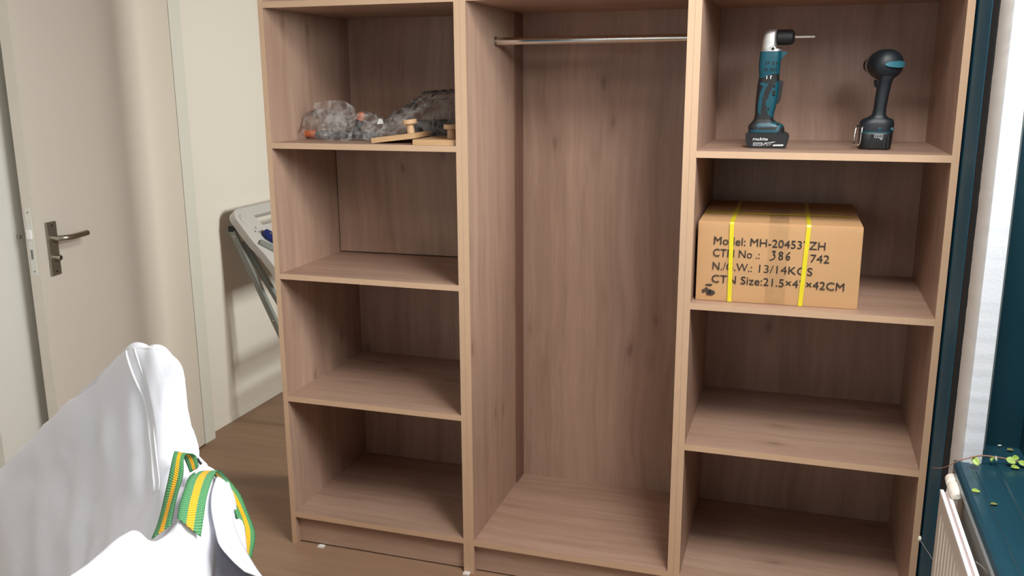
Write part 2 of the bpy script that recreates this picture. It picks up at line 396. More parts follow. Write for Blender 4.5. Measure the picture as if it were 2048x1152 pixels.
# side window: lining, sill, frame, panes
w1 = struct(empty('window_1', (2.1, -1.3, 0.7)))
def wpart(name, lo, hi, m, bev=0.003, par=None):
    p = par or w1; o = Vector(p.location)
    return box(name, Vector(lo)-o, Vector(hi)-o, m, p, bev)
wpart('window_lining', (2.046, -0.268, 0.70), (2.40, -0.20, 2.2), 'teal')
wpart('sealant_strip', (2.030, -0.300, 0.70), (2.052, -0.245, 2.2), 'greystrip', 0.001)
wpart('far_lining', (2.05, -3.38, 0.70), (2.40, -3.32, 2.2), 'teal')
wpart('head_lining', (2.05, -3.32, 2.15), (2.40, -0.27, 2.2), 'teal')
bm = bmesh.new()
prof = [(2.40, 0.690), (1.985, 0.690), (1.978, 0.694), (1.975, 0.702), (1.975, 0.716), (1.979, 0.725), (1.987, 0.728), (2.006, 0.7285),
        (2.008, 0.7265), (2.012, 0.7265), (2.014, 0.7285), (2.055, 0.7285), (2.058, 0.726), (2.062, 0.726), (2.065, 0.729), (2.40, 0.731)]
def sill_ring(y): return [bm.verts.new((x-2.1, y+1.3, z-0.7)) for x, z in prof]
a, b = sill_ring(-0.389), sill_ring(-3.32)
for k in range(len(a)): bm.faces.new((a[k], a[(k+1) % len(a)], b[(k+1) % len(a)], b[k]))
bm.faces.new(a); bm.faces.new(b[::-1])
add_box(bm, (2.034-2.1, -0.389+1.3, -0.01), (2.40-2.1, -0.268+1.3, 0.0288))
add_box(bm, (1.977-2.1, -0.392+1.3, -0.006), (1.990-2.1, -0.376+1.3, 0.026))
link('window_sill', bm, 'teal_sill', w1)
for y0, y1 in ((-0.36, -0.27), (-1.86, -1.78), (-3.32, -3.24)): wpart('window_stile', (2.13, y0, 0.731), (2.20, y1, 2.15), 'teal')
for z0, z1 in ((0.731, 0.79), (2.09, 2.15)): wpart('window_rail', (2.13, -3.24, z0), (2.20, -0.36, z1), 'teal')
wpart('window_pane', (2.162, -1.78, 0.79), (2.168, -0.36, 2.09), 'glass', 0)
wpart('window_pane', (2.162, -3.24, 0.79), (2.168, -1.86, 2.09), 'glass', 0)
w2 = struct(empty('window_2', (2.07, 1.02, 0.98)))
for y0, y1 in ((0.77, 0.80), (1.24, 1.27)): wpart('window_stile', (2.04, y0, 0.98), (2.09, y1, 2.02), 'white', par=w2)
for z0, z1 in ((0.98, 1.01), (1.99, 2.02)): wpart('window_rail', (2.04, 0.80, z0), (2.09, 1.24, z1), 'white', par=w2)
wpart('window_pane', (2.062, 0.80, 1.01), (2.068, 1.24, 1.99), 'glass', 0, par=w2)
w3 = struct(empty('window_3', (0.95, -3.65, 0.9)))
for x0, x1 in ((0.0, 0.06), (0.92, 0.98), (1.84, 1.90)): wpart('window_stile', (x0, -3.68, 0.9), (x1, -3.62, 2.2), 'white', par=w3)
for z0, z1 in ((0.9, 0.96), (2.14, 2.2)): wpart('window_rail', (0.06, -3.68, z0), (1.84, -3.62, z1), 'white', par=w3)
wpart('window_pane', (0.06, -3.653, 0.96), (0.92, -3.647, 2.14), 'glass', 0, par=w3)
wpart('window_pane', (0.98, -3.653, 0.96), (1.84, -3.647, 2.14), 'glass', 0, par=w3)

# door frame in the left wall, and the door standing ajar
bm = bmesh.new()
add_box(bm, (-0.95, 0.664, 0), (-0.84, 0.737, 2.19)); add_box(bm, (-0.95, -0.36, 0), (-0.84, -0.115, 2.19))
add_box(bm, (-0.95, -0.115, 2.09), (-0.84, 0.664, 2.19))
bevel(bm, 0.003); frame = struct(link('trim_4', bm, 'door_edge', smooth=True, auto=0.5))
bm = bmesh.new(); add_box(bm, (-0.8415, -0.215, 1.015), (-0.8385, -0.19, 1.145)); bevel(bm, 0.001, 1)
link('strike_plate', bm, 'door_edge', frame)
bm = bmesh.new(); add_lathe(bm, (-0.8400, -0.196, 1.075), (1, 0, 0), [(0, 0.006), (0.012, 0.006), (0.014, 0.004)], 12)
link('strike_pin', bm, 'steel', frame)
struct(box('baseboard_left', (-0.893, 0.737, 0.0), (-0.889, 3.2, 0.02), 'wall'))
LW = 0.8773
DL = Vector((0.10943, -0.99399, 0)); DN = Vector((0.99399, 0.10943, 0))
door = empty('door_1', (-0.835, 0.655, 0)); struct(door)
# local x runs from hinge to latch, local y points into the room (towards the viewer), local z up
door.matrix_world = Matrix(((DL.x, DN.x, 0, -0.835), (DL.y, DN.y, 0, 0.655), (0, 0, 1, 0), (0, 0, 0, 1)))
bm = bmesh.new(); add_box(bm, (0, -0.040, 0.008), (LW, 0, 2.085)); bevel(bm, 0.003)
link('door_leaf', bm, 'door', door, True, 0.5)
bm = bmesh.new(); add_prism(bm, [(0.791, 0.9445), (0.834, 0.9445), (0.834, 1.122), (0.791, 1.122)], 0.0005, 0.010); bevel(bm, 0.0015)
plate = link('handle_plate', bm, 'steel_flat', door, True, 0.5)
for z in (1.110, 0.956):
    bm = bmesh.new(); add_lathe(bm, (0.8125, 0.0095, z), (0, 1, 0), [(0, 0.0035), (0.0015, 0.0035), (0.0016, 0.001)], 10)
    link('screw', bm, 'dark', plate)
bm = bmesh.new()
pts = catmull([(0.8125, 0.008, 1.068), (0.8125, 0.030, 1.068), (0.806, 0.048, 1.069), (0.785, 0.056, 1.069), (0.75, 0.057, 1.069), (0.70, 0.055, 1.0695)], 6)
add_tube(bm, pts, 0.0098, 16); bevel(bm, 0.002)
link('door_handle', bm, 'steel', door, True, 0.7)
bm = bmesh.new(); add_lathe(bm, (0.8125, 0.009, 1.003), (0, 1, 0), [(0, 0.0095), (0.020, 0.0095), (0.022, 0.008), (0.0222, 0.002)], 16)
cyl = link('lock_cylinder', bm, 'steel', door, True, 0.5)
bm = bmesh.new(); add_prism(bm, [(0.8108, 0.998), (0.8142, 0.998), (0.8142, 1.008), (0.8108, 1.008)], 0.0312, 0.0320); link('keyhole', bm, 'dark', cyl)
bm = bmesh.new(); add_box(bm, (LW-0.0005, -0.031, 0.955), (LW+0.0018, -0.009, 1.175)); bevel(bm, 0.0008, 1)
lp = link('latch_plate', bm, 'door_edge', door)
bm = bmesh.new(); add_box(bm, (LW+0.0015, -0.028, 1.076), (LW+0.010, -0.013, 1.106)); bevel(bm, 0.002); link('latch_bolt', bm, 'white', lp, True, 0.5)
bm = bmesh.new(); add_box(bm, (LW+0.0015, -0.026, 1.008), (LW+0.0022, -0.018, 1.040)); link('bolt_slot', bm, 'greystrip', lp)
for z in (1.162, 0.968):
    bm = bmesh.new(); add_lathe(bm, (LW+0.0015, -0.020, z), (1, 0, 0), [(0, 0.003), (0.0008, 0.003)], 10)
    link('screw', bm, 'greystrip', lp)

# ------------------------------------------------------------------ wardrobe units
T = 0.018; D = 0.5414; H = 2.32
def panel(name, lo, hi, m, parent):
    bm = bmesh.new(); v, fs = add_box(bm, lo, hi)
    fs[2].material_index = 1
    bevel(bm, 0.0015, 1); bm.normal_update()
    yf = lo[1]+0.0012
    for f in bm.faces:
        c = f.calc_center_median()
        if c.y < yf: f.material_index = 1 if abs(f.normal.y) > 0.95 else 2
    return link(name, bm, [m, 'edge', 'edge_highlight'], parent)
def unit(name, x0, w, shelves, bottom, label, cat):
    u = empty(name, (x0, 0, 0)); tag(u, label, cat, 'open wardrobe units standing side by side')
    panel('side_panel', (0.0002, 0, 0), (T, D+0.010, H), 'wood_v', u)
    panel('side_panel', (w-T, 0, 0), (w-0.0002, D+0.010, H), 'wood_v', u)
    box('back_panel', (T, D, 0.02), (w-T, D+0.008, H-T), 'wood_v', u)
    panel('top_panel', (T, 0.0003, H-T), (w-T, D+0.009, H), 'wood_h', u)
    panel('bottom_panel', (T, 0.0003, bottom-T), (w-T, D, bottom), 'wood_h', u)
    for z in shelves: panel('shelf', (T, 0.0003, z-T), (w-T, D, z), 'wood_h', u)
    box('plinth', (T, 0.022, 0.005), (w-T, 0.038, bottom-T), 'wood_h', u, 0.0008, 1)
    return u
W1, W2, W3 = 0.656, 0.6595, 0.6645
u1 = unit('shelf_unit', 0.0, W1, [0.5434, 0.9624, 1.3821, 1.7867+T], 0.1209,
          'brown wood-look shelf unit at left, plastic bags on its upper shelf', 'shelf unit')
u2 = unit('hanging_wardrobe', W1, W2, [1.788+T], 0.1174,
          'brown wood-look open wardrobe section in the middle, tall and empty with a metal clothes rail', 'wardrobe')
u3 = unit('shelf_unit', W1+W2, W3, [0.533, 0.9568, 1.3799, 1.7867+T], 0.1109,
          'brown wood-look shelf unit at right, holding two cordless drills and a cardboard box', 'shelf unit')
# loose back board standing further forward in the second opening of the left unit
bm = bmesh.new(); add_box(bm, (T+0.004, 0, 0.9662), (W1-T-0.001, 0.008, 1.3821-T-0.0005))
for v in bm.verts: v.co.y += 0.4045+v.co.x*0.027
tb = link('inset_back_board', bm, 'wood_v', u1); tb['label'] = 'loose back board set further forward than the others'
bm = bmesh.new(); pts = [(T, 0.263, 1.687), (W2-T, 0.263, 1.687)]
add_tube(bm, [(T+0.0005, 0.263, 1.687), (W2-T-0.0005, 0.263, 1.687)], 0.0115, 20)
rod = link('clothes_rail', bm, 'chrome', u2, True, 0.6); rod['label'] = 'round chrome clothes rail'
for s, x in ((1, T), (-1, W2-T)):
    bm = bmesh.new(); add_lathe(bm, (x, 0.263, 1.687), (s, 0, 0), [(0, 0.016), (0.003, 0.016), (0.003, 0.012), (0.007, 0.012)], 20)
    link('rail_socket', bm, 'steel', rod, True, 0.5)
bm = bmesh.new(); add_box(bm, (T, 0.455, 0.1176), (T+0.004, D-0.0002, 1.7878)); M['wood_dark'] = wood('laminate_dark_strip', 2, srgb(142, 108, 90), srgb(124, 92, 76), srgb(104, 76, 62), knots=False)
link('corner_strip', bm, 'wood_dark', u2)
# white levelling shims under the units
for x, y, lab in ((0.108, 0.012, 'small white plastic shim under the plinth of the left shelf unit'), (0.650, -0.004, 'small white plastic shim under the upright between left and middle units')):
    bm = bmesh.new(); add_prism(bm, [(-0.011, 0), (0.011, 0), (0.011, 0.004), (-0.002, 0.0046), (-0.011, 0.0040)], -0.012, 0.006)
    bevel(bm, 0.0006, 1); s = link('plastic_shim', bm, 'white'); s.location = (x, y, 0.0002)
    tag(s, lab, 'shim')

# ------------------------------------------------------------------ cardboard carton
BW, BD, BH = 0.4330, 0.465, 0.2245
cart = empty('cardboard_box', (1.3420, 0.0450, 0.9572), math.radians(0.9))
tag(cart, 'brown printed cardboard box bound with yellow straps on a shelf below the drills', 'box')
bm = bmesh.new(); add_box(bm, (0, 0, 0), (BW, BD, BH))
bmesh.ops.subdivide_edges(bm, edges=bm.edges[:], cuts=10, use_grid_fill=True)
for v in bm.verts:
    x, y, z = v.co; fx = math.sin(math.pi*x/BW); fy = math.sin(math.pi*y/BD); fz = math.sin(math.pi*z/BH)
    n = noise.noise(Vector((x*14, y*14, z*14)))*0.0012
    if y < 1e-4: v.co.y += -0.003*fx*fz+n*max(0.0, fx*fz)**0.3
    if x > BW-1e-4: v.co.x += -0.002*fy*fz
    if z > BH-1e-4: v.co.z += -0.004*fx*fy + (-0.0015*abs(noise.noise(Vector((x*40, 1, 0)))) if y < 1e-4 else 0)
bevel(bm, 0.003, 2, 1.0)
body = link('carton', bm, ['cardboard', 'card_edge'], cart, True, 0.7)
for p in body.data.polygons:
    n = p.normal
    if max(abs(n.x), abs(n.y), abs(n.z)) < 0.93 and p.center.y < 0.02: p.material_index = 1
# top flaps meeting in the middle of the lid
for y0, y1 in ((0.002, BD/2-0.001), (BD/2+0.001, BD-0.002)):
    bm = bmesh.new(); add_box(bm, (0.002, y0, BH-0.0030), (BW-0.002, y1, BH+0.0020)); bevel(bm, 0.001, 1)
    link('lid_flap', bm, 'cardboard', cart)
def strap_loop(name, pts, w, axis, m):
    """flat band following pts; axis = width direction"""
    bm = bmesh.new(); rows = []
    ax = Vector(axis)
    for p in pts: rows.append([Vector(p)-ax*w/2, Vector(p)+ax*w/2])
    grid(bm, rows)
    ex = bmesh.ops.extrude_face_region(bm, geom=bm.faces[:])
    c = Vector((BW/2, BD/2, BH/2))
    for g in ex['geom']:
        if isinstance(g, bmesh.types.BMVert):
            d = (g.co-c); d[0 if abs(ax.x) > 0.5 else 1] = 0; g.co += d.normalized()*0.0008
    return link(name, bm, m, cart)
for xb, xt in ((0.0947, 0.0918), (0.2845, 0.2940)):
    s = 0.0062
    pts = [(xb, 0.02, -0.0006), (xb, -0.0030, 0.001), (xb+(xt-xb)*0.33, -0.0050, BH*.33), (xb+(xt-xb)*0.66, -0.0050, BH*.66), (xt, -0.0036, BH-0.004), (xt, -0.0008, BH+0.0014), (xt, 0.006, BH+0.0026), (xt, BD-0.004, BH+0.0026), (xt, BD+0.001, BH-0.002), (xt, BD+0.001, 0.004)]
    st = strap_loop('packing_strap', pts, 0.0115, (1, 0, 0), 'strap_yellow')
st = strap_loop('packing_strap', [(-0.001, 0.165, 0.004), (-0.0012, 0.165, BH-0.004), (0.004, 0.165, BH+0.0036), (0.2, 0.170, BH+0.0038), (BW-0.02, 0.178, BH+0.0036), (BW+0.0008, 0.18, BH-0.004), (BW+0.0008, 0.18, 0.004)], 0.0115, (0, 1, 0), 'strap_yellow')
st['label'] = 'yellow strap running lengthwise over the lid'
bm = bmesh.new(); rows = []
for y, z in ((0.30, BH+0.0024), (0.02, BH+0.0024), (0.004, BH+0.0026), (-0.0008, BH), (-0.0022, BH-0.01), (-0.0042, BH*0.7), (-0.0045, BH*0.5), (-0.0042, BH*0.3), (-0.0022, 0.012), (-0.0010, 0.002)):
    rows.append([(0.190+0.0525*k/8, y+(noise.noise(Vector((k*1.7, z*60, y*30)))*0.0006 if y < 0 else 0), z) for k in range(9)])
grid(bm, rows); link('packing_tape', bm, 'tape', cart, True)
# printed lettering
TR = (R90, math.radians(0.75), 0)
def card_text(body, x, z, w, h=0.0218, m='ink'):
    return text_obj('lettering', body, m, cart, (x, -0.0040, z), TR, h, w, 0, 0.0003, 0.0)
card_text('Model: MH-204537ZH', 0.0451, 0.1636, 0.2945)
card_text('CTN No .:', 0.0441, 0.1292, 0.1260)
card_text('742', 0.3030, 0.1252, 0.0490)
card_text('N./G.W.:', 0.0444, 0.0912, 0.1070)
card_text('13/14KGS', 0.1700, 0.0895, 0.1410)
card_text('CTN Size:21.5\u00d747\u00d742CM', 0.0432, 0.0548, 0.3520)
# handwritten 386
bm = bmesh.new()
def pen(pts):
    c = catmull([(0.2010+x*0.0066, -0.0046, 0.1300+z*0.0080-x*0.00012) for x, z in pts], 6); add_tube(bm, c, 0.0016, 6)
pen([(0.2, 2.5), (1.5, 2.6), (0.8, 1.6), (1.4, 1.2), (1.3, 0.3), (0.2, -0.4), (-0.6, -0.5)])
pen([(4.5, 2.3), (3.6, 2.5), (3.1, 1.8), (4.3, 1.1), (4.4, 0.2), (3.4, 0.0), (3.2, 0.8), (4.2, 1.6), (4.6, 2.2)])
pen([(7.4, 2.7), (6.5, 2.0), (6.0, 1.0), (6.3, 0.2), (7.0, 0.1), (7.3, 0.8), (6.9, 1.2), (6.2, 0.8)])
for v in bm.verts: v.co.y = max(-0.0050, min(-0.0038, v.co.y))
link('handwriting', bm, 'ink', cart)
bm = bmesh.new()
for (cx, cz, rx, rz) in ((0.0225, 0.0285, 0.0050, 0.0045), (0.036, 0.026, 0.0075, 0.009), (0.044, 0.024, 0.010, 0.007), (0.037, 0.0465, 0.010, 0.0022), (0.030, 0.036, 0.004, 0.002)):
    ring = []
    for k in range(18):
        a = 2*math.pi*k/18; q = 1+0.35*noise.noise(Vector((math.cos(a)*1.5+cx*90, math.sin(a)*1.5, cz*70)))
        ring.append((cx+rx*q*math.cos(a), cz+rz*q*math.sin(a)))
    add_prism(bm, ring, -0.0016, -0.0036)
link('stain', bm, 'stain', cart)

# ------------------------------------------------------------------ angle drill on the top right shelf
def rr(hx, hy, n=40, e=3.2):
    """superellipse ring of n points"""
    o = []
    for k in range(n):
        a = 2*math.pi*k/n; c, s = math.cos(a), math.sin(a)
        o.append((hx*math.copysign(abs(c)**(2/e), c), hy*math.copysign(abs(s)**(2/e), s)))
    return o
def loft_rows(secs, nsub, n, e):
    """secs: (z, left, right, half depth); smooth in between"""
    c = catmull([(z, l, r) for z, l, r, d in secs], nsub); dd = catmull([(z, d, 0) for z, l, r, d in secs], nsub)
    rows = []
    for p, q in zip(c, dd):
        z, l, r = p; rows.append([((l+r)/2+x, y, z) for x, y in rr((r-l)/2, q[1], n, e)])
    return rows
def loft_into(bm, rows, cls=None):
    n = len(rows[0]); vs = [[bm.verts.new(p) for p in r] for r in rows]
    for a, b in zip(vs, vs[1:]):
        for k in range(n):
            f = bm.faces.new((a[k], a[(k+1) % n], b[(k+1) % n], b[k]))
            if cls: f.material_index = cls(f.calc_center_median())
    f = bm.faces.new(vs[0][::-1]); f2 = bm.faces.new(vs[-1])
    return vs
def split_parts(bm, spec, parent):
    """turn the faces of each class into a part of its own; spec: class -> (name, material)"""
    out = {}
    for ci, (nm, m) in spec.items():
        b2 = bm.copy(); bmesh.ops.delete(b2, geom=[f for f in b2.faces if f.material_index != ci], context='FACES')
        for f in b2.faces: f.material_index = 0
        if len(b2.faces): out[nm] = link(nm, b2, m, parent, True, 0.6)
        else: b2.free()
    bm.free(); return out
k1 = 0.000316
def Z1(v): return (1098-v)*k1
def X1(u): return (u-300)*k1
ad = empty('angle_drill', (1.508, 0.180, 1.3801)); tag(ad, 'teal and black cordless angle drill with silver head on the top right shelf', 'drill', 'cordless drills on the top right shelf')
# battery
prof = [(120, 975), (135, 962), (455, 962), (478, 975), (490, 1000), (484, 1040), (470, 1085), (455, 1098), (165, 1098), (140, 1075), (124, 1040)]
bm = bmesh.new(); add_prism(bm, [(X1(u), Z1(v)) for u, v in prof], -0.036, 0.036); bevel(bm, 0.004, 2)
bat = link('battery', bm, 'black', ad, True, 0.6)
bm = bmesh.new(); add_prism(bm, [(X1(u), Z1(v)) for u, v in ((166, 972), (452, 972), (468, 985), (466, 1060), (448, 1090), (172, 1090))], -0.0372, -0.035); bevel(bm, 0.0008, 1)
link('battery_label', bm, 'rubber', bat)
TX = (R90, 0, 0)
text_obj('lettering', 'makita', 'ink_white', bat, (X1(182), -0.0373, Z1(1030)), TX, 0.0078, 0.0415, 0.25, 0.0004, 0.02)
text_obj('lettering', '18V', 'ink_grey', bat, (X1(280), -0.0376, Z1(1078)), TX, 0.0100, 0.0225, 0.35, 0.0004, 0.01)
bm = bmesh.new(); add_prism(bm, [(X1(u), Z1(v)) for u, v in ((190, 1048), (275, 1048), (266, 1078), (188, 1078))], -0.0374, -0.0370)
link('label_flash', bm, 'ink_grey', bat)
bm = bmesh.new(); add_prism(bm, [(X1(u), Z1(v)) for u, v in ((268, 1078), (290, 1050), (385, 1038), (350, 1050), (330, 1046), (290, 1060))], -0.0374, -0.0370)
add_prism(bm, [(X1(u), Z1(v)) for u, v in ((362, 1065), (448, 1062), (446, 1075), (358, 1077))], -0.0374, -0.0370)
link('label_flash', bm, 'ink_white', bat)
text_obj('lettering', '5.0Ah', 'rubber', bat, (X1(198), -0.0376, Z1(1072)), TX, 0.0055, 0.019, 0.2, 0.0003, 0.01)
# foot
sec = [(Z1(966), X1(140), X1(448), .034), (Z1(945), X1(138), X1(446), .034), (Z1(915), X1(134), X1(440), .033), (Z1(893), X1(146), X1(425), .031), (Z1(872), X1(165), X1(375), .028), (Z1(850), X1(180), X1(346), .026)]
teal_foot = [(X1(u), Z1(v)) for u, v in ((200, 903), (218, 884), (385, 868), (437, 886), (452, 906), (412, 915), (390, 962), (136, 968), (143, 943), (214, 938), (222, 914))]
slot = [(X1(u), Z1(v)) for u, v in ((226, 916), (392, 910), (374, 938), (226, 938))]
def cls_foot(c):
    if c.y > -0.008: return 0
    if in_poly(c.x, c.z, slot): return 0
    return 1 if in_poly(c.x, c.z, teal_foot) else 0
bm = bmesh.new(); loft_into(bm, loft_rows(sec, 14, 140, 3.6), cls_foot)
split_parts(bm, {0: ('foot_grip', 'rubber'), 1: ('foot_shell', 'tool_teal')}, ad)
# handle and motor housing in one sweep
sec = [(Z1(856), X1(178), X1(347), .0255), (Z1(800), X1(187), X1(350), .025), (Z1(720), X1(187), X1(366), .0255), (Z1(640), X1(191), X1(377), .026), (Z1(560), X1(195), X1(381), .027),
       (Z1(480), X1(204), X1(377), .028), (Z1(400), X1(197), X1(379), .031), (Z1(330), X1(199), X1(384), .032), (Z1(268), X1(204), X1(387), .032)]
P_ = lambda l: [(X1(u), Z1(v)) for u, v in l]
inl1 = P_([(210, 540), (240, 528), (290, 545), (262, 600), (244, 680), (235, 815), (213, 780), (212, 700), (224, 620), (250, 565)])
inl2 = P_([(390, 505), (352, 530), (330, 570), (300, 640), (280, 700), (285, 770), (310, 815), (346, 838), (356, 740), (380, 700), (388, 600)])
top = P_([(190, 262), (395, 262), (392, 470), (372, 462), (335, 456), (290, 470), (250, 487), (205, 498), (190, 500)])
vents = [P_([(u, 355), (u+11, 355), (u+11, 388), (u, 388)]) for u in (258, 282, 316, 342)]+[P_([(u, 410), (u+10, 410), (u+10, 436), (u, 436)]) for u in (246, 265, 284, 303, 322, 341)]
marks = [P_([(u, 474), (u+9, 474), (u+7, 500), (u, 500)]) for u in (271, 304)]
def cls_body(c):
    if c.z > Z1(470) and (c.y > -0.004): return 1
    if c.y > -0.006: return 0
    for v in vents:
        if in_poly(c.x, c.z, v): return 2
    for v in marks:
        if in_poly(c.x, c.z, v): return 3
    if in_poly(c.x, c.z, top) or in_poly(c.x, c.z, inl1) or in_poly(c.x, c.z, inl2): return 1
    return 0
bm = bmesh.new(); loft_into(bm, loft_rows(sec, 22, 160, 3.4), cls_body)
sp = split_parts(bm, {0: ('rubber_grip', 'rubber'), 1: ('motor_housing', 'tool_teal'), 2: ('vent_slots', 'dark'), 3: ('marks', 'ink_white')}, ad)
for nm in ('vent_slots', 'marks'): sp[nm].parent = sp['motor_housing']
bm = bmesh.new(); add_prism(bm, P_([(384, 270), (430, 272), (431, 290), (410, 300), (396, 320), (384, 345)]), -0.012, 0.012); bevel(bm, 0.002)
link('lock_lever', bm, 'tool_teal', ad, True, 0.6)
bm = bmesh.new(); add_prism(bm, P_([(372, 508), (405, 516), (413, 525), (408, 600), (396, 690), (380, 715), (366, 715)]), -0.010, 0.010); bevel(bm, 0.003)
link('switch_paddle', bm, 'rubber', ad, True, 0.6)
for u, v, y in ((342, 562, -0.0262), (302, 757, -0.0252), (388, 890, -0.0290), (186, 920, -0.0300)):
    bm = bmesh.new(); add_lathe(bm, (X1(u), y, Z1(v)), (0, -1, 0), [(0, 0.0032), (0.0022, 0.0032)], 12)
    link('screw', bm, 'dark', ad)
bm = bmesh.new(); add_prism(bm, P_([(330, 602), (348, 596), (356, 610), (350, 640), (332, 640)]), -0.0285, -0.024); bevel(bm, 0.001, 1)
link('direction_switch', bm, 'black', ad)
# gear head
sec = [(Z1(270), X1(208), X1(388), .028), (Z1(247), X1(207), X1(388), .028), (Z1(244), X1(211), X1(345), .023), (Z1(170), X1(214), X1(341), .0225), (Z1(125), X1(222), X1(341), .0215), (Z1(98), X1(240), X1(340), .018), (Z1(83), X1(262), X1(338), .012), (Z1(79), X1(280), X1(334), .006)]
bm = bmesh.new()
rows = []
for a, b in zip(sec, sec[1:]):
    for q in range(4):
        t = q/4; rows.append(tuple(a[i]+(b[i]-a[i])*t for i in range(4)))
rows.append(sec[-1])
loft_into(bm, [[((l+r)/2+x, y, z) for x, y in rr((r-l)/2, d, 36, 3.0)] for z, l, r, d in rows])
add_lathe(bm, (X1(311), -0.0235, Z1(247)), (0, -1, 0), [(-0.01, 0.009), (0.003, 0.009), (0.004, 0.008), (0.0041, 0.001)], 20)
head = link('gear_head', bm, 'alu', ad, True, 0.7)
bm = bmesh.new(); add_lathe(bm, (X1(311), -0.0275, Z1(248)), (0, -1, 0), [(0, 0.0042), (0.0006, 0.0042)], 14)
link('bolt', bm, 'dark', head)
bm = bmesh.new(); add_lathe(bm, (X1(375), -0.016, Z1(246)), (0, 0, 1), [(0, 0.005), (0.003, 0.005)], 12)
link('bolt', bm, 'dark', head)
bm = bmesh.new(); zc = Z1(150)
add_lathe(bm, (X1(338), 0, zc), (1, 0, 0), [(0, 0.0190), (0.002, 0.0205), (0.030, 0.0207), (0.040, 0.0190), (0.046, 0.0130), (0.0475, 0.0065)], 32)
ch = link('chuck', bm, 'rubber', ad, True, 0.5)
bm = bmesh.new(); add_lathe(bm, (X1(486), 0, zc), (1, 0, 0), [(0, 0.0062), (0.0025, 0.0062), (0.003, 0.0045)], 16); link('chuck_ring', bm, 'steel', ch, True, 0.5)
bm = bmesh.new(); add_lathe(bm, (X1(494), 0, zc), (1, 0, 0), [(0, 0.0030), (0.038, 0.0030), (0.0385, 0.0022), (0.041, 0.0022), (0.0415, 0.0030), (0.046, 0.0028), (0.0508, 0.0008)], 6)
link('driver_bit', bm, 'bright_steel', ad)

# ------------------------------------------------------------------ second drill, seen from behind its motor
k2 = 0.00026
def X2(u): return (u-320)*k2
def Z2(v): return (1108-v)*k2
pd = empty('pistol_drill', (1.794, 0.190, 1.3801)); tag(pd, 'dark pistol-grip cordless drill with metal belt hook on the top right shelf', 'drill', 'cordless drills on the top right shelf')
sec = [(Z2(1108), X2(172), X2(465), .034), (Z2(1095), X2(160), X2(472), .037), (Z2(1040), X2(152), X2(478), .039), (Z2(945), X2(152), X2(482), .039), (Z2(936), X2(152), X2(482), .038)]
bm = bmesh.new(); loft_into(bm, [[((l+r)/2+x, y, z) for x, y in rr((r-l)/2, d, 44, 4.0)] for z, l, r, d in sec])
bt = link('battery', bm, 'black', pd, True, 0.5)
for ra_, rb_ in ((262, 292), (385, 408), (425, 440)):
    bm = bmesh.new(); add_prism(bm, [(X2(u), Z2(v)) for u, v in ((ra_, 950), (rb_, 950), (rb_, 1092), (ra_, 1092))], -0.0405, -0.036)
    bevel(bm, 0.001, 1); link('battery_rib', bm, 'black', bt)
bm = bmesh.new(); add_prism(bm, [(X2(u), Z2(v)) for u, v in ((297, 948), (384, 948), (384, 984), (297, 984))], -0.0402, -0.038); gl = link('charge_gauge', bm, 'ink_grey', bt)
for u in (306, 326, 346, 366):
    bm = bmesh.new(); add_prism(bm, [(X2(a), Z2(b)) for a, b in ((u, 956), (u+12, 956), (u+12, 976), (u, 976))], -0.0406, -0.0400)
    link('gauge_light', bm, 'dark', gl)
bm = bmesh.new(); add_prism(bm, [(X2(u), Z2(v)) for u, v in ((345, 988), (378, 988), (378, 1004), (360, 1004))], -0.0402, -0.038); link('charge_button', bm, 'ink_grey', bt)
sec = [(Z2(936), X2(150), X2(488), .038), (Z2(880), X2(150), X2(490), .038), (Z2(830), X2(156), X2(488), .037), (Z2(800), X2(182), X2(474), .034), (Z2(780), X2(225), X2(430), .031), (Z2(755), X2(262), X2(405), .029), (Z2(700), X2(275), X2(401), .028),
       (Z2(600), X2(282), X2(410), .028), (Z2(500), X2(290), X2(422), .029), (Z2(430), X2(303), X2(432), .031), (Z2(385), X2(300), X2(448), .033), (Z2(350), X2(285), X2(470), .034)]
band2 = [(X2(u), Z2(v)) for u, v in ((140, 926), (500, 926), (500, 944), (140, 944))]
bm = bmesh.new(); loft_into(bm, loft_rows(sec, 8, 64, 3.0), lambda c: 1 if c.z < Z2(920) else 0)
split_parts(bm, {0: ('handle', 'tool_dark'), 1: ('foot_band', 'tool_teal')}, pd)
for u, v in ((345, 893), (463, 893)):
    bm = bmesh.new(); add_lathe(bm, (X2(u), -0.034, Z2(v)), (0, -1, 0), [(0, 0.0045), (0.0046, 0.0045), (0.005, 0.002)], 12)
    link('screw', bm, 'tool_teal', pd)
# motor end: round body lying along the tool's axis, chuck turned away to the left
ax = Vector((-0.26, 0.965, 0)).normalized(); hc = Vector((X2(396), -0.030, Z2(245)))
bm = bmesh.new()
add_lathe(bm, hc, ax, [(-0.012, 0.004), (-0.010, 0.018), (-0.004, 0.030), (0.006, 0.0375), (0.02, 0.0405), (0.055, 0.0405), (0.075, 0.037), (0.085, 0.034)], 36)
mh = link('motor_housing', bm, 'tool_dark', pd, True, 0.8)
bm = bmesh.new()
side = Vector((0.965, 0.26, 0))
ring = []
for k in range(41):
    a = -0.42+1.62*k/40
    # band round the back of the motor
    q = hc+ax*(0.022-0.036*math.cos(a))+side*(0.0415*math.sin(a))*1.0
    ring.append((q, 0.0086*math.sin(math.pi*min(max(k/40, 0.02), 0.98))**0.45))
rows = [[q+Vector((0, 0, -h)), q+Vector((0, 0, h))] for q, h in ring]
grid(bm, rows); ex = bmesh.ops.extrude_face_region(bm, geom=bm.faces[:])
for g in ex['geom']:
    if isinstance(g, bmesh.types.BMVert):
        d = g.co-(hc+ax*0.03); d.z = 0; g.co += d.normalized()*0.004
link('motor_band', bm, 'band', mh, True, 0.5)['label'] = 'light teal band round the motor end'
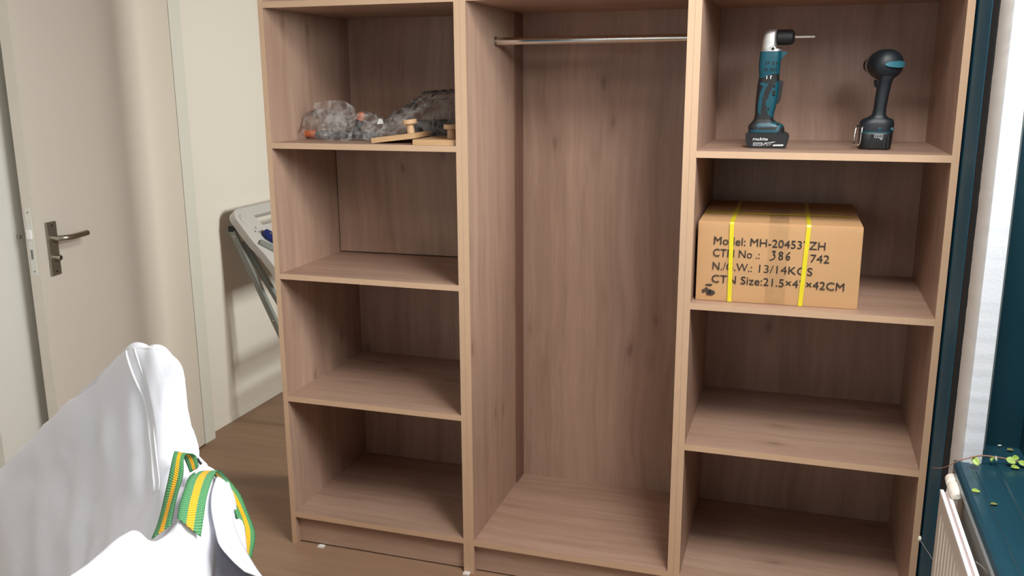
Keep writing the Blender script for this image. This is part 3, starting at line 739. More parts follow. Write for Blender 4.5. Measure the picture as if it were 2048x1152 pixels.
bm = bmesh.new(); add_lathe(bm, hc, ax, [(0.085, 0.0345), (0.092, 0.0350), (0.098, 0.0335), (0.118, 0.027)], 32); gc = link('gear_case', bm, 'alu', pd, True, 0.6)
bm = bmesh.new(); add_lathe(bm, hc, ax, [(0.118, 0.022), (0.122, 0.0225), (0.150, 0.022), (0.160, 0.012)], 28); link('chuck', bm, 'black', pd, True, 0.6)
bm = bmesh.new(); c = Vector((X2(285), -0.004, Z2(372))); add_tube(bm, [c+Vector((0.012, 0, 0)), c, c+Vector((-0.004, 0.002, 0))], [0.004, 0.004, 0.003], 10); link('direction_switch', bm, 'black', pd)
bm = bmesh.new(); add_prism(bm, [(X2(u), Z2(v)) for u, v in ((262, 400), (300, 395), (300, 480), (272, 470))], 0.016, 0.03); bevel(bm, 0.003); link('trigger', bm, 'black', pd, True, 0.6)
hook = [(X2(186), -0.028, Z2(868)), (X2(176), -0.034, Z2(880)), (X2(172), -0.038, Z2(930)), (X2(165), -0.040, Z2(1010)), (X2(160), -0.041, Z2(1045)), (X2(140), -0.041, Z2(1060)), (X2(108), -0.035, Z2(1055)), (X2(103), -0.028, Z2(1030)), (X2(112), -0.016, Z2(940)), (X2(122), -0.010, Z2(885)), (X2(140), -0.004, Z2(868))]
bm = bmesh.new(); add_tube(bm, catmull(hook, 6), 0.0021, 8); link('belt_hook', bm, 'chrome', pd, True)

# ------------------------------------------------------------------ things on the upper left shelf
ZS = 1.3823
def crumpled(name, rows, amp, freq, parent=None, m='film', sub=4, seed=0.0):
    """sheet of film through control rows, creased with ridged noise"""
    rr_ = [catmull(r, sub) for r in rows]
    cols = list(zip(*rr_)); cols = [catmull(c, sub) for c in cols]
    bm = bmesh.new(); vs = grid(bm, [list(c) for c in cols])
    bm.normal_update()
    disp = {}
    for v in bm.verts:
        p = v.co*freq+Vector((seed, seed*1.7, 0))
        r1 = (1-abs(noise.noise(p))*2.6); r2 = 1-abs(noise.noise(p*2.4+Vector((3, 1, 7))))*3.0
        disp[v] = v.normal*((r1*0.8+r2*0.5)*amp)+noise.noise_vector(p*0.8)*amp*0.8
    for v, d in disp.items():
        v.co += d; v.co.z = max(v.co.z, ZS+0.0008); v.co.x = min(v.co.x, W1-T-0.003)
    for f in bm.faces: f.smooth = True
    return link(name, bm, m, parent, True, 0.5)
def lump(cx, cy, w, d, h, n=9, lean=0.0, flat=0.6):
    """closed-over hood: rows from the front foot over the top to the back foot"""
    rows = []
    for i in range(n):
        a = math.pi*i/(n-1); y = cy-d/2*math.cos(a); zz = h*math.sin(a)**flat
        row = []
        for k in range(8):
            t = k/7; e = math.sin(math.pi*min(max(t, 0.03), 0.97))**0.45
            row.append((cx-w/2+w*t+lean*zz, cy+(y-cy)*(0.45+0.55*e), ZS+0.001+zz*e))
        rows.append(row)
    return rows
pb = empty('plastic_bag', (0.13, 0.20, ZS)); tag(pb, 'crumpled clear plastic bag with an upright flap, at the left on the shelf', 'plastic bag', 'clear plastic bags on the upper left shelf')
def rel(rows, o): return [[Vector(p)-Vector(o) for p in r] for r in rows]
def film(name, rows, amp, freq, par, seed):
    o = crumpled(name, rows, amp, freq, None, 'film', 6, seed)
    o.parent = par; o.matrix_parent_inverse = Matrix.Translation(-par.location); return o
film('pouch', lump(0.045, 0.275, 0.17, 0.22, 0.085), 0.010, 26, pb, 1.0)
film('pouch', lump(0.215, 0.235, 0.20, 0.16, 0.075), 0.010, 26, pb, 4.0)
# upright flap of the first bag
rows = [[(0.118, 0.125, ZS+0.002), (0.150, 0.105, ZS+0.001), (0.185, 0.110, ZS+0.001), (0.225, 0.125, ZS+0.004)],
        [(0.110, 0.120, ZS+0.030), (0.150, 0.112, ZS+0.030), (0.195, 0.118, ZS+0.030), (0.240, 0.130, ZS+0.034)],
        [(0.100, 0.135, ZS+0.066), (0.150, 0.125, ZS+0.066), (0.200, 0.140, ZS+0.062), (0.236, 0.150, ZS+0.064)],
        [(0.094, 0.150, ZS+0.118), (0.140, 0.145, ZS+0.122), (0.190, 0.150, ZS+0.124), (0.225, 0.165, ZS+0.100)]]
film('flap', rows, 0.007, 22, pb, 9.0)
pb2 = empty('plastic_bag', (0.45, 0.3, ZS)); tag(pb2, 'larger crumpled clear plastic bag behind the two wooden peg boards', 'plastic bag', 'clear plastic bags on the upper left shelf')
rows = lump(0.47, 0.32, 0.36, 0.26, 0.150, lean=0.10)
film('pouch', rows, 0.010, 20, pb2, 14.0)
rows = [[(0.245, 0.150, ZS+0.002), (0.29, 0.140, ZS+0.001), (0.34, 0.150, ZS+0.001), (0.39, 0.165, ZS+0.002)],
        [(0.250, 0.170, ZS+0.035), (0.30, 0.155, ZS+0.032), (0.36, 0.170, ZS+0.046), (0.42, 0.185, ZS+0.055)],
        [(0.262, 0.200, ZS+0.050), (0.32, 0.195, ZS+0.058), (0.39, 0.205, ZS+0.092), (0.45, 0.215, ZS+0.100)],
        [(0.290, 0.250, ZS+0.050), (0.34, 0.245, ZS+0.080), (0.41, 0.245, ZS+0.125), (0.49, 0.255, ZS+0.140)]]
film('flap', rows, 0.010, 24, pb2, 21.0)
# tools seen through the film
def tool(p0, p1, tip, r, label):
    p0, p1 = Vector(p0), Vector(p1); d = (p1-p0).normalized(); L = (p1-p0).length
    t = empty('hand_tool', tuple(p0)); tag(t, label, 'tool')
    bm = bmesh.new(); add_lathe(bm, (0, 0, 0), d, [(0, r*0.55), (0.004, r*0.9), (tip*0.5, r*1.05), (tip, r)], 16); link('tip', bm, 'orange', t, True, 0.6)['label'] = 'orange end'
    bm = bmesh.new(); add_lathe(bm, (0, 0, 0), d, [(tip, r*0.98), (tip+0.004, r*1.05), (L-0.01, r*0.9), (L, r*0.5)], 16); link('handle', bm, 'black', t, True, 0.6)
tool((0.015, 0.215, ZS+0.016), (0.30, 0.175, ZS+0.016), 0.048, 0.0125, 'black tool with an orange end lying inside the left plastic bag')
tool((0.222, 0.225, ZS+0.086), (0.19, 0.24, ZS+0.012), 0.024, 0.012, 'black tool with an orange end standing behind the upright plastic flap')
bm = bmesh.new(); add_box(bm, (0, 0, 0), (0.26, 0.16, 0.055)); bevel(bm, 0.014, 3)
for v in bm.verts: v.co += noise.noise_vector(v.co*16)*0.006; v.co.z = max(v.co.z, 0)
dk = link('dark_pouch', bm, 'rubber', None, True, 0.7); dk.location = (0.345, 0.30, ZS+0.0006); dk.rotation_euler = (0, 0, 0.05)
tag(dk, 'dark soft pouch inside the larger plastic bag on the upper left shelf', 'pouch')
bm = bmesh.new(); add_prism(bm, [(0, 0), (0.022, 0.002), (0.018, 0.016), (0.008, 0.018)], -0.002, 0.002); tgo = link('paper_tag', bm, 'white', pb2); tgo.location = (0.305-0.45, 0.165-0.3, 0.052); tgo['label'] = 'small white paper tag'
# wooden boards with a turned peg
def peg_board(x, y, z, rot, w, d, label, px_):
    e = empty('peg_board', (x, y, z)); e.rotation_euler = rot; tag(e, label, 'wooden peg', 'wooden boards with a turned peg')
    bm = bmesh.new(); add_box(bm, (0, 0, 0), (w, d, 0.0155)); bevel(bm, 0.0012, 1); link('board', bm, 'wood_small', e)
    bm = bmesh.new(); add_lathe(bm, (px_, 0.075, 0.0155), (0, 0, 1), [(0, 0.0125), (0.028, 0.0115)], 24); pg = link('peg', bm, 'beech', e, True, 0.6)
    bm = bmesh.new(); add_lathe(bm, (px_, 0.075, 0.0435), (0, 0, 1), [(0, 0.0215), (0.0015, 0.0230), (0.0125, 0.0230), (0.014, 0.0215)], 28); link('peg_head', bm, 'beech', pg, True, 0.6)
    return e
peg_board(0.3455, 0.0400, ZS+0.0004, (0, math.radians(-6.6), math.radians(4)), 0.142, 0.17, 'wooden board with a round peg, tilted, propped on the flat one', 0.104)
peg_board(0.4965, 0.0080, ZS+0.0002, (0, 0, math.radians(2)), 0.138, 0.20, 'wooden board with a round peg, lying flat at the right shelf end', 0.096)

# ------------------------------------------------------------------ folded stand leaning against the left wall
SX, SY, SZ = -0.827, 0.96, 0.997
st = empty('folded_stand', (-0.6, 1.2, 0)); tag(st, 'folded pale plastic stand with grey legs and blue lever leaning on the left wall', 'stand')
Db = Vector((0.63, 0, -0.777)); Nb = Vector((0.777, 0, 0.63))
def sp(a, b, c=0.0):  # a along +y, b down the board, c out of its face
    return Vector((SX, SY, SZ))+Vector((0, 1, 0))*a+Db*b+Nb*c-Vector(st.location)
def board(outer, holes, c0, c1, name, m, par):
    bm = bmesh.new(); loops = []
    for lp in [outer]+holes:
        vs = [bm.verts.new(sp(a, b, c1)) for a, b in lp]
        loops += [bm.edges.new((vs[k], vs[(k+1) % len(vs)])) for k in range(len(vs))]
    r = bmesh.ops.triangle_fill(bm, use_beauty=True, use_dissolve=False, edges=loops)
    ex = bmesh.ops.extrude_face_region(bm, geom=[f for f in bm.faces])
    for g in ex['geom']:
        if isinstance(g, bmesh.types.BMVert): g.co += Nb*(c0-c1)
    bevel(bm, 0.003, 2, 1.0)
    return link(name, bm, m, par, True, 0.6)
arc = lambda cx, cy, r, a0, a1, n=8: [(cx+r*math.cos(a0+(a1-a0)*k/n), cy+r*math.sin(a0+(a1-a0)*k/n)) for k in range(n+1)]
outer = arc(0.055, 0.045, 0.055, math.pi, 1.5*math.pi)+arc(0.545, 0.045, 0.055, 1.5*math.pi, 2*math.pi)+[(0.60, 0.13), (0.585, 0.18), (0.585, 0.32), (0.60, 0.40), (0.0, 0.40), (0.015, 0.32), (0.015, 0.24), (0.0, 0.17)]
holes = [[(0.135, 0.040), (0.465, 0.040), (0.465, 0.098), (0.150, 0.098)]]
for a, b in ((0.062, 0.115), (0.082, 0.098), (0.084, 0.122), (0.104, 0.128)): holes.append([(a, b), (a+0.010, b), (a+0.010, b+0.009), (a, b+0.009)])
bd = board(outer, holes, -0.034, 0.0, 'table_board', 'plastic_pale', st)
bm = bmesh.new(); add_lathe(bm, sp(0.058, 0.050, 0.0), Nb, [(0, 0.030), (0.003, 0.030), (0.004, 0.027), (0.0042, 0.001)], 28); link('hinge_disc', bm, 'plastic_pale', bd, True, 0.5)
lev = [(0.088, 0.150), (0.100, 0.135), (0.122, 0.132), (0.150, 0.155), (0.20, 0.215), (0.19, 0.245), (0.165, 0.25), (0.112, 0.195), (0.090, 0.172)]
lo = board(lev, [], 0.002, 0.022, 'lever', 'blue', st); lo['label'] = 'dark blue lever'
bm = bmesh.new(); add_lathe(bm, sp(0.125, 0.158, 0.022), Nb, [(0, 0.006), (0.002, 0.006), (0.003, 0.004)], 12); link('screw', bm, 'steel', lo)
board([(0.02, 0.185), (0.05, 0.170), (0.20, 0.300), (0.20, 0.360)], [], 0.001, 0.012, 'side_plate', 'tube_grey', st)
# leg frame: two tubes with cross rungs
def world(p): return Vector(p)-Vector(st.location)
tops, foots = [], []
for y in (0.967, 1.50):
    a, b = Vector((-0.832, y, 0.915)), Vector((-0.415, y, 0.012)); tops.append(a); foots.append(b)
    d = (b-a).normalized(); n = Vector((d.z, 0, -d.x)); bm = bmesh.new()
    if n.x < 0: n = -n
    hw, hd = 0.013, 0.010
    vs = []
    for e in (a, b):
        for s, q in ((-1, -1), (1, -1), (1, 1), (-1, 1)): vs.append(bm.verts.new(world(e+n*s*hw+Vector((0, q*hd, 0)))))
    for k in range(4): bm.faces.new((vs[k], vs[(k+1) % 4], vs[4+(k+1) % 4], vs[4+k]))
    bm.faces.new(vs[:4]); bm.faces.new(vs[4:]); bevel(bm, 0.002)
    lg = link('leg', bm, 'tube_grey', st, True, 0.5)
    bm = bmesh.new(); add_box(bm, world(b+Vector((-0.022, -0.014, -0.0115))), world(b+Vector((0.022, 0.014, 0.028)))); bevel(bm, 0.004); link('rubber_foot', bm, 'rubber', lg, True, 0.5)
    bm = bmesh.new(); add_box(bm, world(a+Vector((-0.012, -0.013, -0.006))), world(a+Vector((0.014, 0.013, 0.018)))); bevel(bm, 0.002); link('end_cap', bm, 'rubber', lg)
    for t in (0.03, 0.45):
        bm = bmesh.new(); q = a+(b-a)*t; add_lathe(bm, world(q+Vector((0.004, -0.0105, 0))), (0, -1, 0), [(0, 0.007), (0.003, 0.006), (0.0035, 0.002)], 12)
        link('rivet', bm, 'steel', lg)
for t in (0.62, 0.76):
    a = tops[0]+(foots[0]-tops[0])*t; b = tops[1]+(foots[1]-tops[1])*t
    bm = bmesh.new(); add_tube(bm, [world(a), world(b)], 0.017, 12); link('rung', bm, 'tube_grey', st, True, 0.6)
# second, inner leg frame folded under the board
for y in (1.0, 1.47):
    bm = bmesh.new(); a, b = Vector((-0.80, y, 0.86)), Vector((-0.50, y, 0.36))
    add_tube(bm, [world(a), world(b)], 0.015, 4); link('inner_leg', bm, 'tube_grey', st)
bm = bmesh.new(); add_tube(bm, [world((-0.52, 1.0, 0.395)), world((-0.52, 1.47, 0.395))], 0.014, 10); link('rung', bm, 'tube_grey', st, True, 0.6)

# ------------------------------------------------------------------ radiator under the sill
RY0, RY1 = -0.442, -1.85
ra = empty('radiator', (1.955, -1.14, 0.12)); tag(ra, 'cream panel radiator with ribbed front, low on the right under the dark windowsill', 'radiator')
def rb(name, lo, hi, m, bev=0.002, par=None):
    o = Vector(ra.location); return box(name, Vector(lo)-o, Vector(hi)-o, m, par or ra, bev)
bm = bmesh.new(); o = Vector(ra.location)
pitch = 0.0333; ys = []; n = int((RY0-RY1)/pitch)
prof = []
for k in range(n):
    y = RY0-0.018-k*pitch
    prof += [(1.9450, y), (1.9450, y-0.018), (1.9492, y-0.0205), (1.9492, y-0.0305)]
prof = [(1.9450, RY0)]+prof+[(1.9450, RY1)]
zs = [0.13, 0.150, 0.158, 0.632, 0.640, 0.672]
rows = []
for z in zs:
    flat = z < 0.155 or z > 0.636
    rows.append([Vector((1.9450 if flat else x, y, z))-o for x, y in prof])
grid(bm, rows)
ex = bmesh.ops.extrude_face_region(bm, geom=bm.faces[:])
for g in ex['geom']:
    if isinstance(g, bmesh.types.BMVert): g.co.x = 1.9530-o.x
link('front_panel', bm, 'rad', ra)
rb('end_cover', (1.9455, RY0-0.004, 0.14), (1.964, RY0, 0.674), 'rad')
rb('end_cover', (1.9455, RY1, 0.14), (1.964, RY1+0.004, 0.674), 'rad')
rb('top_rail', (1.9445, RY1, 0.671), (1.9515, RY0, 0.6795), 'rad_white')
rb('top_groove', (1.9515, RY1, 0.668), (1.9570, RY0, 0.675), 'rad_groove', 0)
rb('top_rail', (1.9570, RY1, 0.671), (1.9640, RY0, 0.6795), 'rad_white')
rb('back_panel', (1.960, RY1, 0.13), (1.964, RY0, 0.672), 'rad')
for y in (-0.75, -1.55): rb('wall_bracket', (1.9640, y-0.012, 0.30), (1.9898, y+0.012, 0.45), 'rad')
bm = bmesh.new()
add_lathe(bm, Vector((1.9715, -0.398, 0.690))-o, (0, -1, 0), [(0, 0.010), (0.004, 0.0135), (0.03, 0.0140), (0.032, 0.0115), (0.046, 0.0115), (0.048, 0.0145), (0.080, 0.0152), (0.092, 0.0125), (0.097, 0.006)], 24)
vb = link('valve', bm, 'rad', ra, True, 0.6); vb['label'] = 'round cream valve head behind the top corner'
bm = bmesh.new(); add_tube(bm, [Vector(p)-o for p in catmull([(1.972, -0.412, 0.690), (1.972, -0.414, 0.66), (1.972, -0.414, 0.3), (1.972, -0.414, 0.001)], 4)], 0.0075, 12); link('supply_pipe', bm, 'rad', ra, True, 0.6)

# ------------------------------------------------------------------ creeper coming over the sill, loose leaves
vi = empty('creeper', (2.06, -0.40, 0.729)); tag(vi, 'thin brown creeper stem with small lime green leaves trailing over the corner of the windowsill', 'plant')
vo = Vector(vi.location)
stem = [(1.938, -0.345, 0.688), (1.955, -0.40, 0.715), (1.975, -0.43, 0.745), (1.995, -0.43, 0.755), (2.025, -0.40, 0.752), (2.06, -0.385, 0.747), (2.09, -0.38, 0.742), (2.13, -0.39, 0.738), (2.18, -0.44, 0.736)]
bm = bmesh.new(); c = catmull([Vector(p)-vo for p in stem], 8); add_tube(bm, c, [0.0007+0.0010*min(1, k/30) for k in range(len(c))], 8); link('stem', bm, 'stem', vi, True)
def leaf_bm(L, Wd, fold=0.25, curl=0.2):
    bm = bmesh.new(); rows = []
    for i in range(9):
        t = i/8; w = Wd*math.sin(math.pi*min(0.985, t*0.93+0.05))**0.75
        rows.append([(L*t, w*s, abs(s)*w*fold-curl*L*t*t) for s in (-1, -0.5, 0, 0.5, 1)])
    grid(bm, rows); ex = bmesh.ops.extrude_face_region(bm, geom=bm.faces[:])
    for g in ex['geom']:
        if isinstance(g, bmesh.types.BMVert): g.co.z += 0.0003
    return bm
for p, L, wd, rz, rx, ry, m in (((2.008, -0.412, 0.752), 0.022, 0.0075, -1.1, 0.6, 0.5, 'leaf'), ((2.052, -0.388, 0.748), 0.012, 0.005, -2.0, 0.6, 0.5, 'leaf'), ((2.058, -0.386, 0.750), 0.012, 0.0035, -1.6, 1.0, 0.6, 'leaf_pale'),
        ((2.080, -0.383, 0.746), 0.020, 0.0085, -0.5, 0.6, 0.2, 'leaf'), ((2.092, -0.380, 0.746), 0.016, 0.006, 0.3, 0.9, -0.2, 'leaf'), ((2.104, -0.384, 0.742), 0.018, 0.007, -0.4, 0.5, 0.2, 'leaf'), ((2.125, -0.392, 0.742), 0.018, 0.008, -0.8, 0.5, 0.2, 'leaf_dry')):
    lf = link('leaf', leaf_bm(L, wd), m, vi, True); lf.location = Vector(p)-vo; lf.rotation_euler = (rx, ry, rz)
def loose(p, L, wd, rz, rx, m, lab, grp=None):
    lf = link('fallen_leaf', leaf_bm(L, wd, 0.3, 0.1), m, None, True); lf.location = p; lf.rotation_euler = (rx, 0.0, rz); tag(lf, lab, 'leaf', grp)
ZL = 0.7320
loose((1.986, -0.551, ZL), 0.017, 0.0070, 0.2, 0.12, 'leaf', 'bright green fallen leaf near the front edge of the dark windowsill', 'loose leaves on the windowsill')
loose((2.012, -0.606, ZL), 0.015, 0.0045, 0.4, 0.1, 'leaf_dry', 'small olive fallen leaf further in from the front edge of the dark windowsill', 'loose leaves on the windowsill')
loose((2.087, -0.402, ZL+0.002), 0.018, 0.0075, 0.2, 0.2, 'leaf', 'green fallen leaf on the windowsill just below the creeper', 'loose leaves on the windowsill')
loose((2.098, -0.298, ZL+0.002), 0.016, 0.005, 0.3, 0.2, 'leaf_dry', 'dull green leaf near the teal lining, behind the creeper', 'loose leaves on the windowsill')
loose((2.082, -0.278, ZL+0.002), 0.012, 0.002, 0.5, 0.5, 'leaf_pale', 'thin pale leaf in the far corner of the windowsill', 'loose leaves on the windowsill')
def twig(pts, lab):
    bm = bmesh.new(); add_tube(bm, catmull(pts, 6), 0.0007, 6); o = link('twig', bm, 'twig', None, True); tag(o, lab, 'twig'); return o
tw = twig([(1.9440, -0.452, 0.512), (1.935, -0.40, 0.511), (1.927, -0.352, 0.508)], 'short stray stem with a pale bud sticking out beside the radiator end')
bm = bmesh.new(); add_lathe(bm, (1.927, -0.352, 0.504), (0.1, 0.3, 1), [(0, 0.002), (0.003, 0.004), (0.008, 0.004), (0.012, 0.0015)], 10); link('bud', bm, 'leaf_pale', tw, True)
tw = twig([(1.966, -0.76, 0.681), (1.975, -0.79, 0.684), (1.984, -0.83, 0.680)], 'short brown stem lying behind the radiator top rail')

# ------------------------------------------------------------------ big white bulk bag in the foreground
BAG=[
[(-0.786,-0.639,0.004),(-0.799,-0.601,0.146),(-0.765,-0.706,0.211),(-0.756,-0.735,0.266),(-0.599,-0.787,0.240),(-0.409,-0.863,0.210),(-0.238,-0.986,0.186),(0.337,-1.501,0.638),(0.377,-1.552,0.627),(0.416,-1.603,0.556),(0.464,-1.664,0.004)],
[(-0.426,-0.669,0.004),(-0.439,-0.631,0.306),(-0.405,-0.736,0.502),(-0.396,-0.764,0.557),(-0.281,-0.822,0.493),(-0.141,-0.905,0.417),(-0.009,-1.033,0.357),(0.373,-1.427,0.674),(0.406,-1.477,0.655),(0.439,-1.526,0.576),(0.478,-1.586,0.004)],
[(-0.236,-0.702,0.004),(-0.248,-0.664,0.385),(-0.214,-0.769,0.646),(-0.205,-0.798,0.701),(-0.101,-0.853,0.630),(0.027,-0.934,0.546),(0.148,-1.061,0.479),(0.413,-1.351,0.713),(0.440,-1.398,0.691),(0.466,-1.445,0.609),(0.498,-1.501,0.004)],
[(-0.073,-0.740,0.004),(-0.085,-0.702,0.451),(-0.052,-0.807,0.765),(-0.043,-0.835,0.820),(0.042,-0.885,0.740),(0.148,-0.960,0.645),(0.252,-1.081,0.570),(0.430,-1.287,0.732),(0.463,-1.338,0.705),(0.496,-1.390,0.617),(0.536,-1.452,0.004)],
[(0.070,-0.778,0.004),(0.057,-0.740,0.506),(0.091,-0.844,0.864),(0.100,-0.873,0.919),(0.167,-0.919,0.825),(0.251,-0.988,0.714),(0.337,-1.105,0.626),(0.450,-1.234,0.746),(0.485,-1.286,0.712),(0.519,-1.339,0.618),(0.561,-1.403,0.004)],
[(0.157,-0.801,0.004),(0.144,-0.763,0.538),(0.178,-0.867,0.922),(0.187,-0.896,0.977),(0.242,-0.938,0.870),(0.311,-1.003,0.744),(0.386,-1.117,0.643),(0.459,-1.197,0.710),(0.494,-1.248,0.682),(0.529,-1.299,0.595),(0.571,-1.360,0.004)],
[(0.219,-0.809,0.004),(0.206,-0.771,0.546),(0.240,-0.876,0.937),(0.249,-0.905,0.992),(0.291,-0.941,0.884),(0.346,-0.999,0.756),(0.410,-1.107,0.655),(0.458,-1.156,0.700),(0.500,-1.215,0.675),(0.543,-1.274,0.592),(0.594,-1.344,0.004)],
[(0.264,-0.808,0.004),(0.252,-0.770,0.541),(0.285,-0.874,0.929),(0.294,-0.903,0.984),(0.322,-0.929,0.881),(0.359,-0.975,0.758),(0.409,-1.073,0.661),(0.457,-1.120,0.716),(0.495,-1.172,0.683),(0.533,-1.223,0.590),(0.578,-1.285,0.004)],
[(0.295,-0.806,0.004),(0.314,-0.868,0.522),(0.323,-0.894,0.894),(0.325,-0.901,0.950),(0.340,-0.913,0.864),(0.363,-0.942,0.763),(0.401,-1.028,0.682),(0.448,-1.072,0.750),(0.486,-1.122,0.700),(0.524,-1.172,0.590),(0.569,-1.233,0.004)],
[(0.301,-0.810,0.004),(0.321,-0.872,0.484),(0.329,-0.898,0.824),(0.332,-0.905,0.879),(0.342,-0.904,0.827),(0.360,-0.917,0.765),(0.394,-0.990,0.716),(0.441,-1.024,0.780),(0.483,-1.077,0.713),(0.524,-1.130,0.587),(0.575,-1.193,0.004)],
[(0.301,-0.815,0.004),(0.320,-0.877,0.449),(0.329,-0.903,0.761),(0.331,-0.910,0.816),(0.346,-0.916,0.790),(0.365,-0.927,0.759),(0.386,-0.955,0.735),(0.430,-0.976,0.767),(0.478,-1.031,0.706),(0.526,-1.086,0.585),(0.584,-1.152,0.004)],
[(0.312,-0.811,0.004),(0.332,-0.873,0.426),(0.340,-0.899,0.719),(0.342,-0.906,0.774),(0.354,-0.906,0.763),(0.368,-0.910,0.750),(0.386,-0.932,0.740),(0.436,-0.949,0.739),(0.483,-0.996,0.661),(0.529,-1.043,0.584),(0.586,-1.099,0.004)],
[(0.321,-0.803,0.004),(0.341,-0.865,0.413),(0.349,-0.891,0.695),(0.351,-0.898,0.750),(0.361,-0.895,0.740),(0.374,-0.895,0.727),(0.391,-0.915,0.718),(0.448,-0.931,0.705),(0.485,-0.961,0.645),(0.522,-0.991,0.584),(0.566,-1.027,0.004)],
]
S1=[((0.424,-1.153,0.684),(0.459,-1.136,0.711)),((0.416,-1.118,0.707),(0.446,-1.099,0.746)),((0.402,-1.066,0.763),(0.431,-1.053,0.778)),((0.390,-1.027,0.806),(0.412,-1.021,0.801)),((0.376,-1.001,0.801),(0.406,-0.997,0.798)),((0.381,-0.987,0.786),(0.411,-0.982,0.786)),((0.404,-0.997,0.755),(0.421,-0.989,0.766))]
S2=[((0.458,-0.971,0.725),(0.479,-0.969,0.707)),((0.446,-0.980,0.750),(0.469,-0.965,0.737)),((0.438,-1.010,0.768),(0.472,-0.989,0.765)),((0.443,-1.050,0.773),(0.484,-1.028,0.767)),((0.456,-1.088,0.758),(0.496,-1.067,0.744)),((0.463,-1.111,0.743),(0.505,-1.092,0.718)),((0.470,-1.129,0.725),(0.514,-1.119,0.685))]
S3=[((0.437,-0.944,0.707),(0.423,-0.909,0.714)),((0.461,-0.954,0.680),(0.458,-0.908,0.675)),((0.481,-0.962,0.663),(0.484,-0.919,0.637)),((0.499,-0.974,0.636),(0.509,-0.935,0.608)),((0.509,-0.988,0.609),(0.520,-0.952,0.587)),((0.519,-1.003,0.578),(0.523,-0.974,0.559))]
FOLD_SHADE=[((0.516,-1.064,0.670),(0.527,-1.049,0.650)),((0.526,-1.090,0.637),(0.566,-1.062,0.612)),((0.531,-1.109,0.596),(0.601,-1.063,0.585)),((0.540,-1.139,0.528),(0.634,-1.078,0.520))]
FLAP=[((0.453,-0.972,0.745),(0.472,-0.960,0.724)),((0.478,-1.026,0.733),(0.494,-0.977,0.692)),((0.495,-1.054,0.709),(0.506,-1.002,0.663)),((0.523,-1.083,0.683),(0.524,-1.017,0.641)),((0.548,-1.106,0.666),(0.556,-1.035,0.615)),((0.578,-1.109,0.638),(0.589,-1.052,0.592)),((0.602,-1.106,0.617),(0.614,-1.063,0.578))]
def dense(rows, n1, n2):
    a = [catmull(r, n1) for r in rows]; cols = [catmull(c, n2) for c in zip(*a)]
    return [list(c) for c in zip(*cols)]
bb = empty('bulk_bag', (0.43, -1.15, 0)); tag(bb, 'large slack white woven bag with green and yellow straps standing in the left foreground', 'bag')
bo = Vector(bb.location)
rows = dense(BAG, 8, 8)
def wrinkle(p, i, j, ni, nj):
    q = Vector(p)
    n = noise.noise(Vector((q.x*7, q.y*7, q.z*4)))*0.008
    if 24 < j < 52 and i < 44: n += min(1.0, (j-24)/9.0, (52-j)/5.0)*( noise.noise(Vector((q.x*11+q.z*3, q.y*11, q.z*3.0-q.x*3)))*0.016+(1-abs(noise.noise(Vector((q.x*9+q.z*2.5+7, q.y*9, q.z*2.2))))*3)*0.006)
    r = (1-abs(noise.noise(Vector((q.x*13+4, q.y*13, q.z*7))))*2.4)*0.0045
    f = noise.noise(Vector((q.x*34, q.y*34, q.z*18)))*0.0016
    return n+r+f
bm = bmesh.new()
vs = grid(bm, rows); bm.normal_update()
ni, nj = len(vs), len(vs[0]); d = {}
for i in range(ni):
    for j in range(nj): d[vs[i][j]] = vs[i][j].normal*wrinkle(vs[i][j].co, i, j, ni, nj)
for v, q in d.items(): v.co += q; v.co -= bo; v.co.z = max(v.co.z, 0.003)
bm.normal_update()
nn = {v: v.normal.copy() for v in bm.verts}
link('bag_body', bm, 'bag', bb, True)
bag_me = COL.objects['bag_body'].data
sol = COL.objects['bag_body'].modifiers.new('thickness', 'SOLIDIFY'); sol.thickness = 0.003; sol.offset = 0
body_me = COL.objects['bag_body'].data
eye = Vector((1.6063, -2.4856, 1.5663))-bo
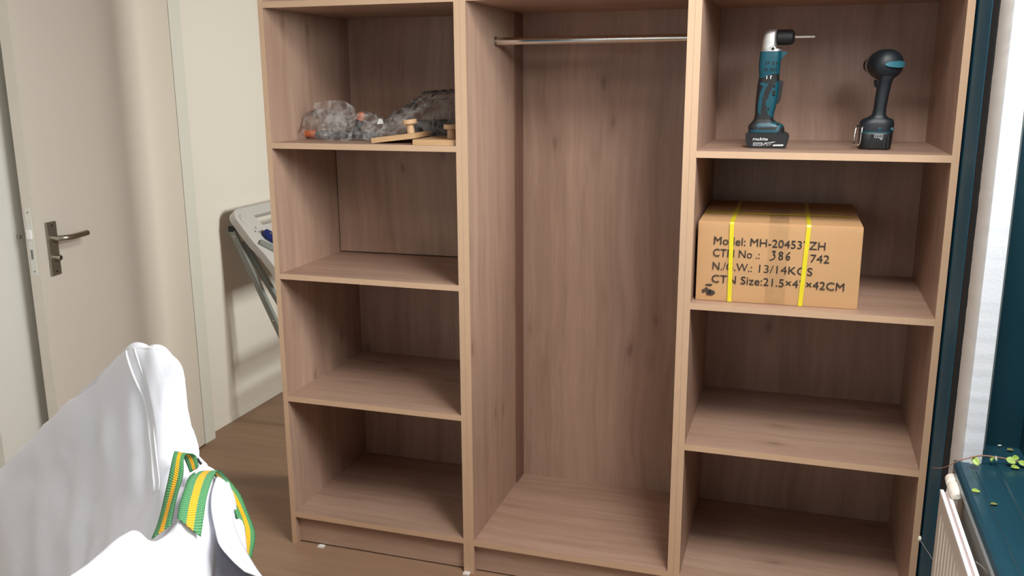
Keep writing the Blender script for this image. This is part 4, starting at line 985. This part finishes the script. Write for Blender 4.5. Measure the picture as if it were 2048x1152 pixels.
for ci, r in ((40, 0.0026), (43, 0.0016)):
    pts = []
    for jj in range(24, 43):
        v = body_me.vertices[ci*nj+jj]; n = v.normal if v.normal.dot(eye-v.co) > 0 else -v.normal
        pts.append(v.co+n*0.002)
    bm = bmesh.new(); add_tube(bm, pts, [r*(1+0.25*noise.noise(Vector((k*0.7, 2, 0)))) for k in range(len(pts))], 8); link('seam', bm, 'bag_seam', bb, True)
rim_pts = [body_me.vertices[i*nj+24].co+bo for i in range(40, ni, 3)]
bm = bmesh.new(); add_tube(bm, [p-bo for p in rim_pts], 0.0026, 8); link('rim_hem', bm, 'bag_seam', bb, True)
def ribbon(name, pairs, m, th=0.0022, n=12, across=6, edge=True):
    L = catmull([a for a, b in pairs], n); R = catmull([b for a, b in pairs], n)
    bm = bmesh.new(); uvl = bm.loops.layers.uv.new('UVMap'); rows, uvs = [], []; s = 0.0
    for k, (a, b) in enumerate(zip(L, R)):
        if k: s += ((a+b)/2-(L[k-1]+R[k-1])/2).length
        rows.append([a.lerp(b, t/across)-bo for t in range(across+1)]); uvs.append([(t/across, s) for t in range(across+1)])
    grid(bm, rows, 0, False, uvl, uvs)
    bm.normal_update()
    o = link(name, bm, m, bb, True)
    so = o.modifiers.new('thickness', 'SOLIDIFY'); so.thickness = th; so.offset = 0
    return o
ribbon('strap', S1, 'webbing')['label'] = 'folded green and yellow strap standing behind the front rim'
ribbon('strap', S2, 'webbing')['label'] = 'green and yellow strap draped over the front rim'
ribbon('strap', S3, 'webbing')['label'] = 'green and yellow strap hanging down the right side'
fl = ribbon('corner_flap', FLAP, 'bag', 0.003, 8, 8)

ribbon('fold_shade_sheet', FOLD_SHADE, 'lining', 0.002, 8, 6)['label'] = 'dark grey sheet for the shade under the corner flap'  # added sheet, its grey paints the fold's shade
bm = bmesh.new(); pts = [(0.352, -0.902, 0.757), (0.362, -0.915, 0.757), (0.372, -0.928, 0.752), (0.385, -0.935, 0.746)]
add_tube(bm, catmull([Vector(p)-bo for p in pts], 6), [0.002+0.0015*abs(math.sin(k*1.9)) for k in range(19)], 7); link('tie_thread', bm, 'knot_black', bb)
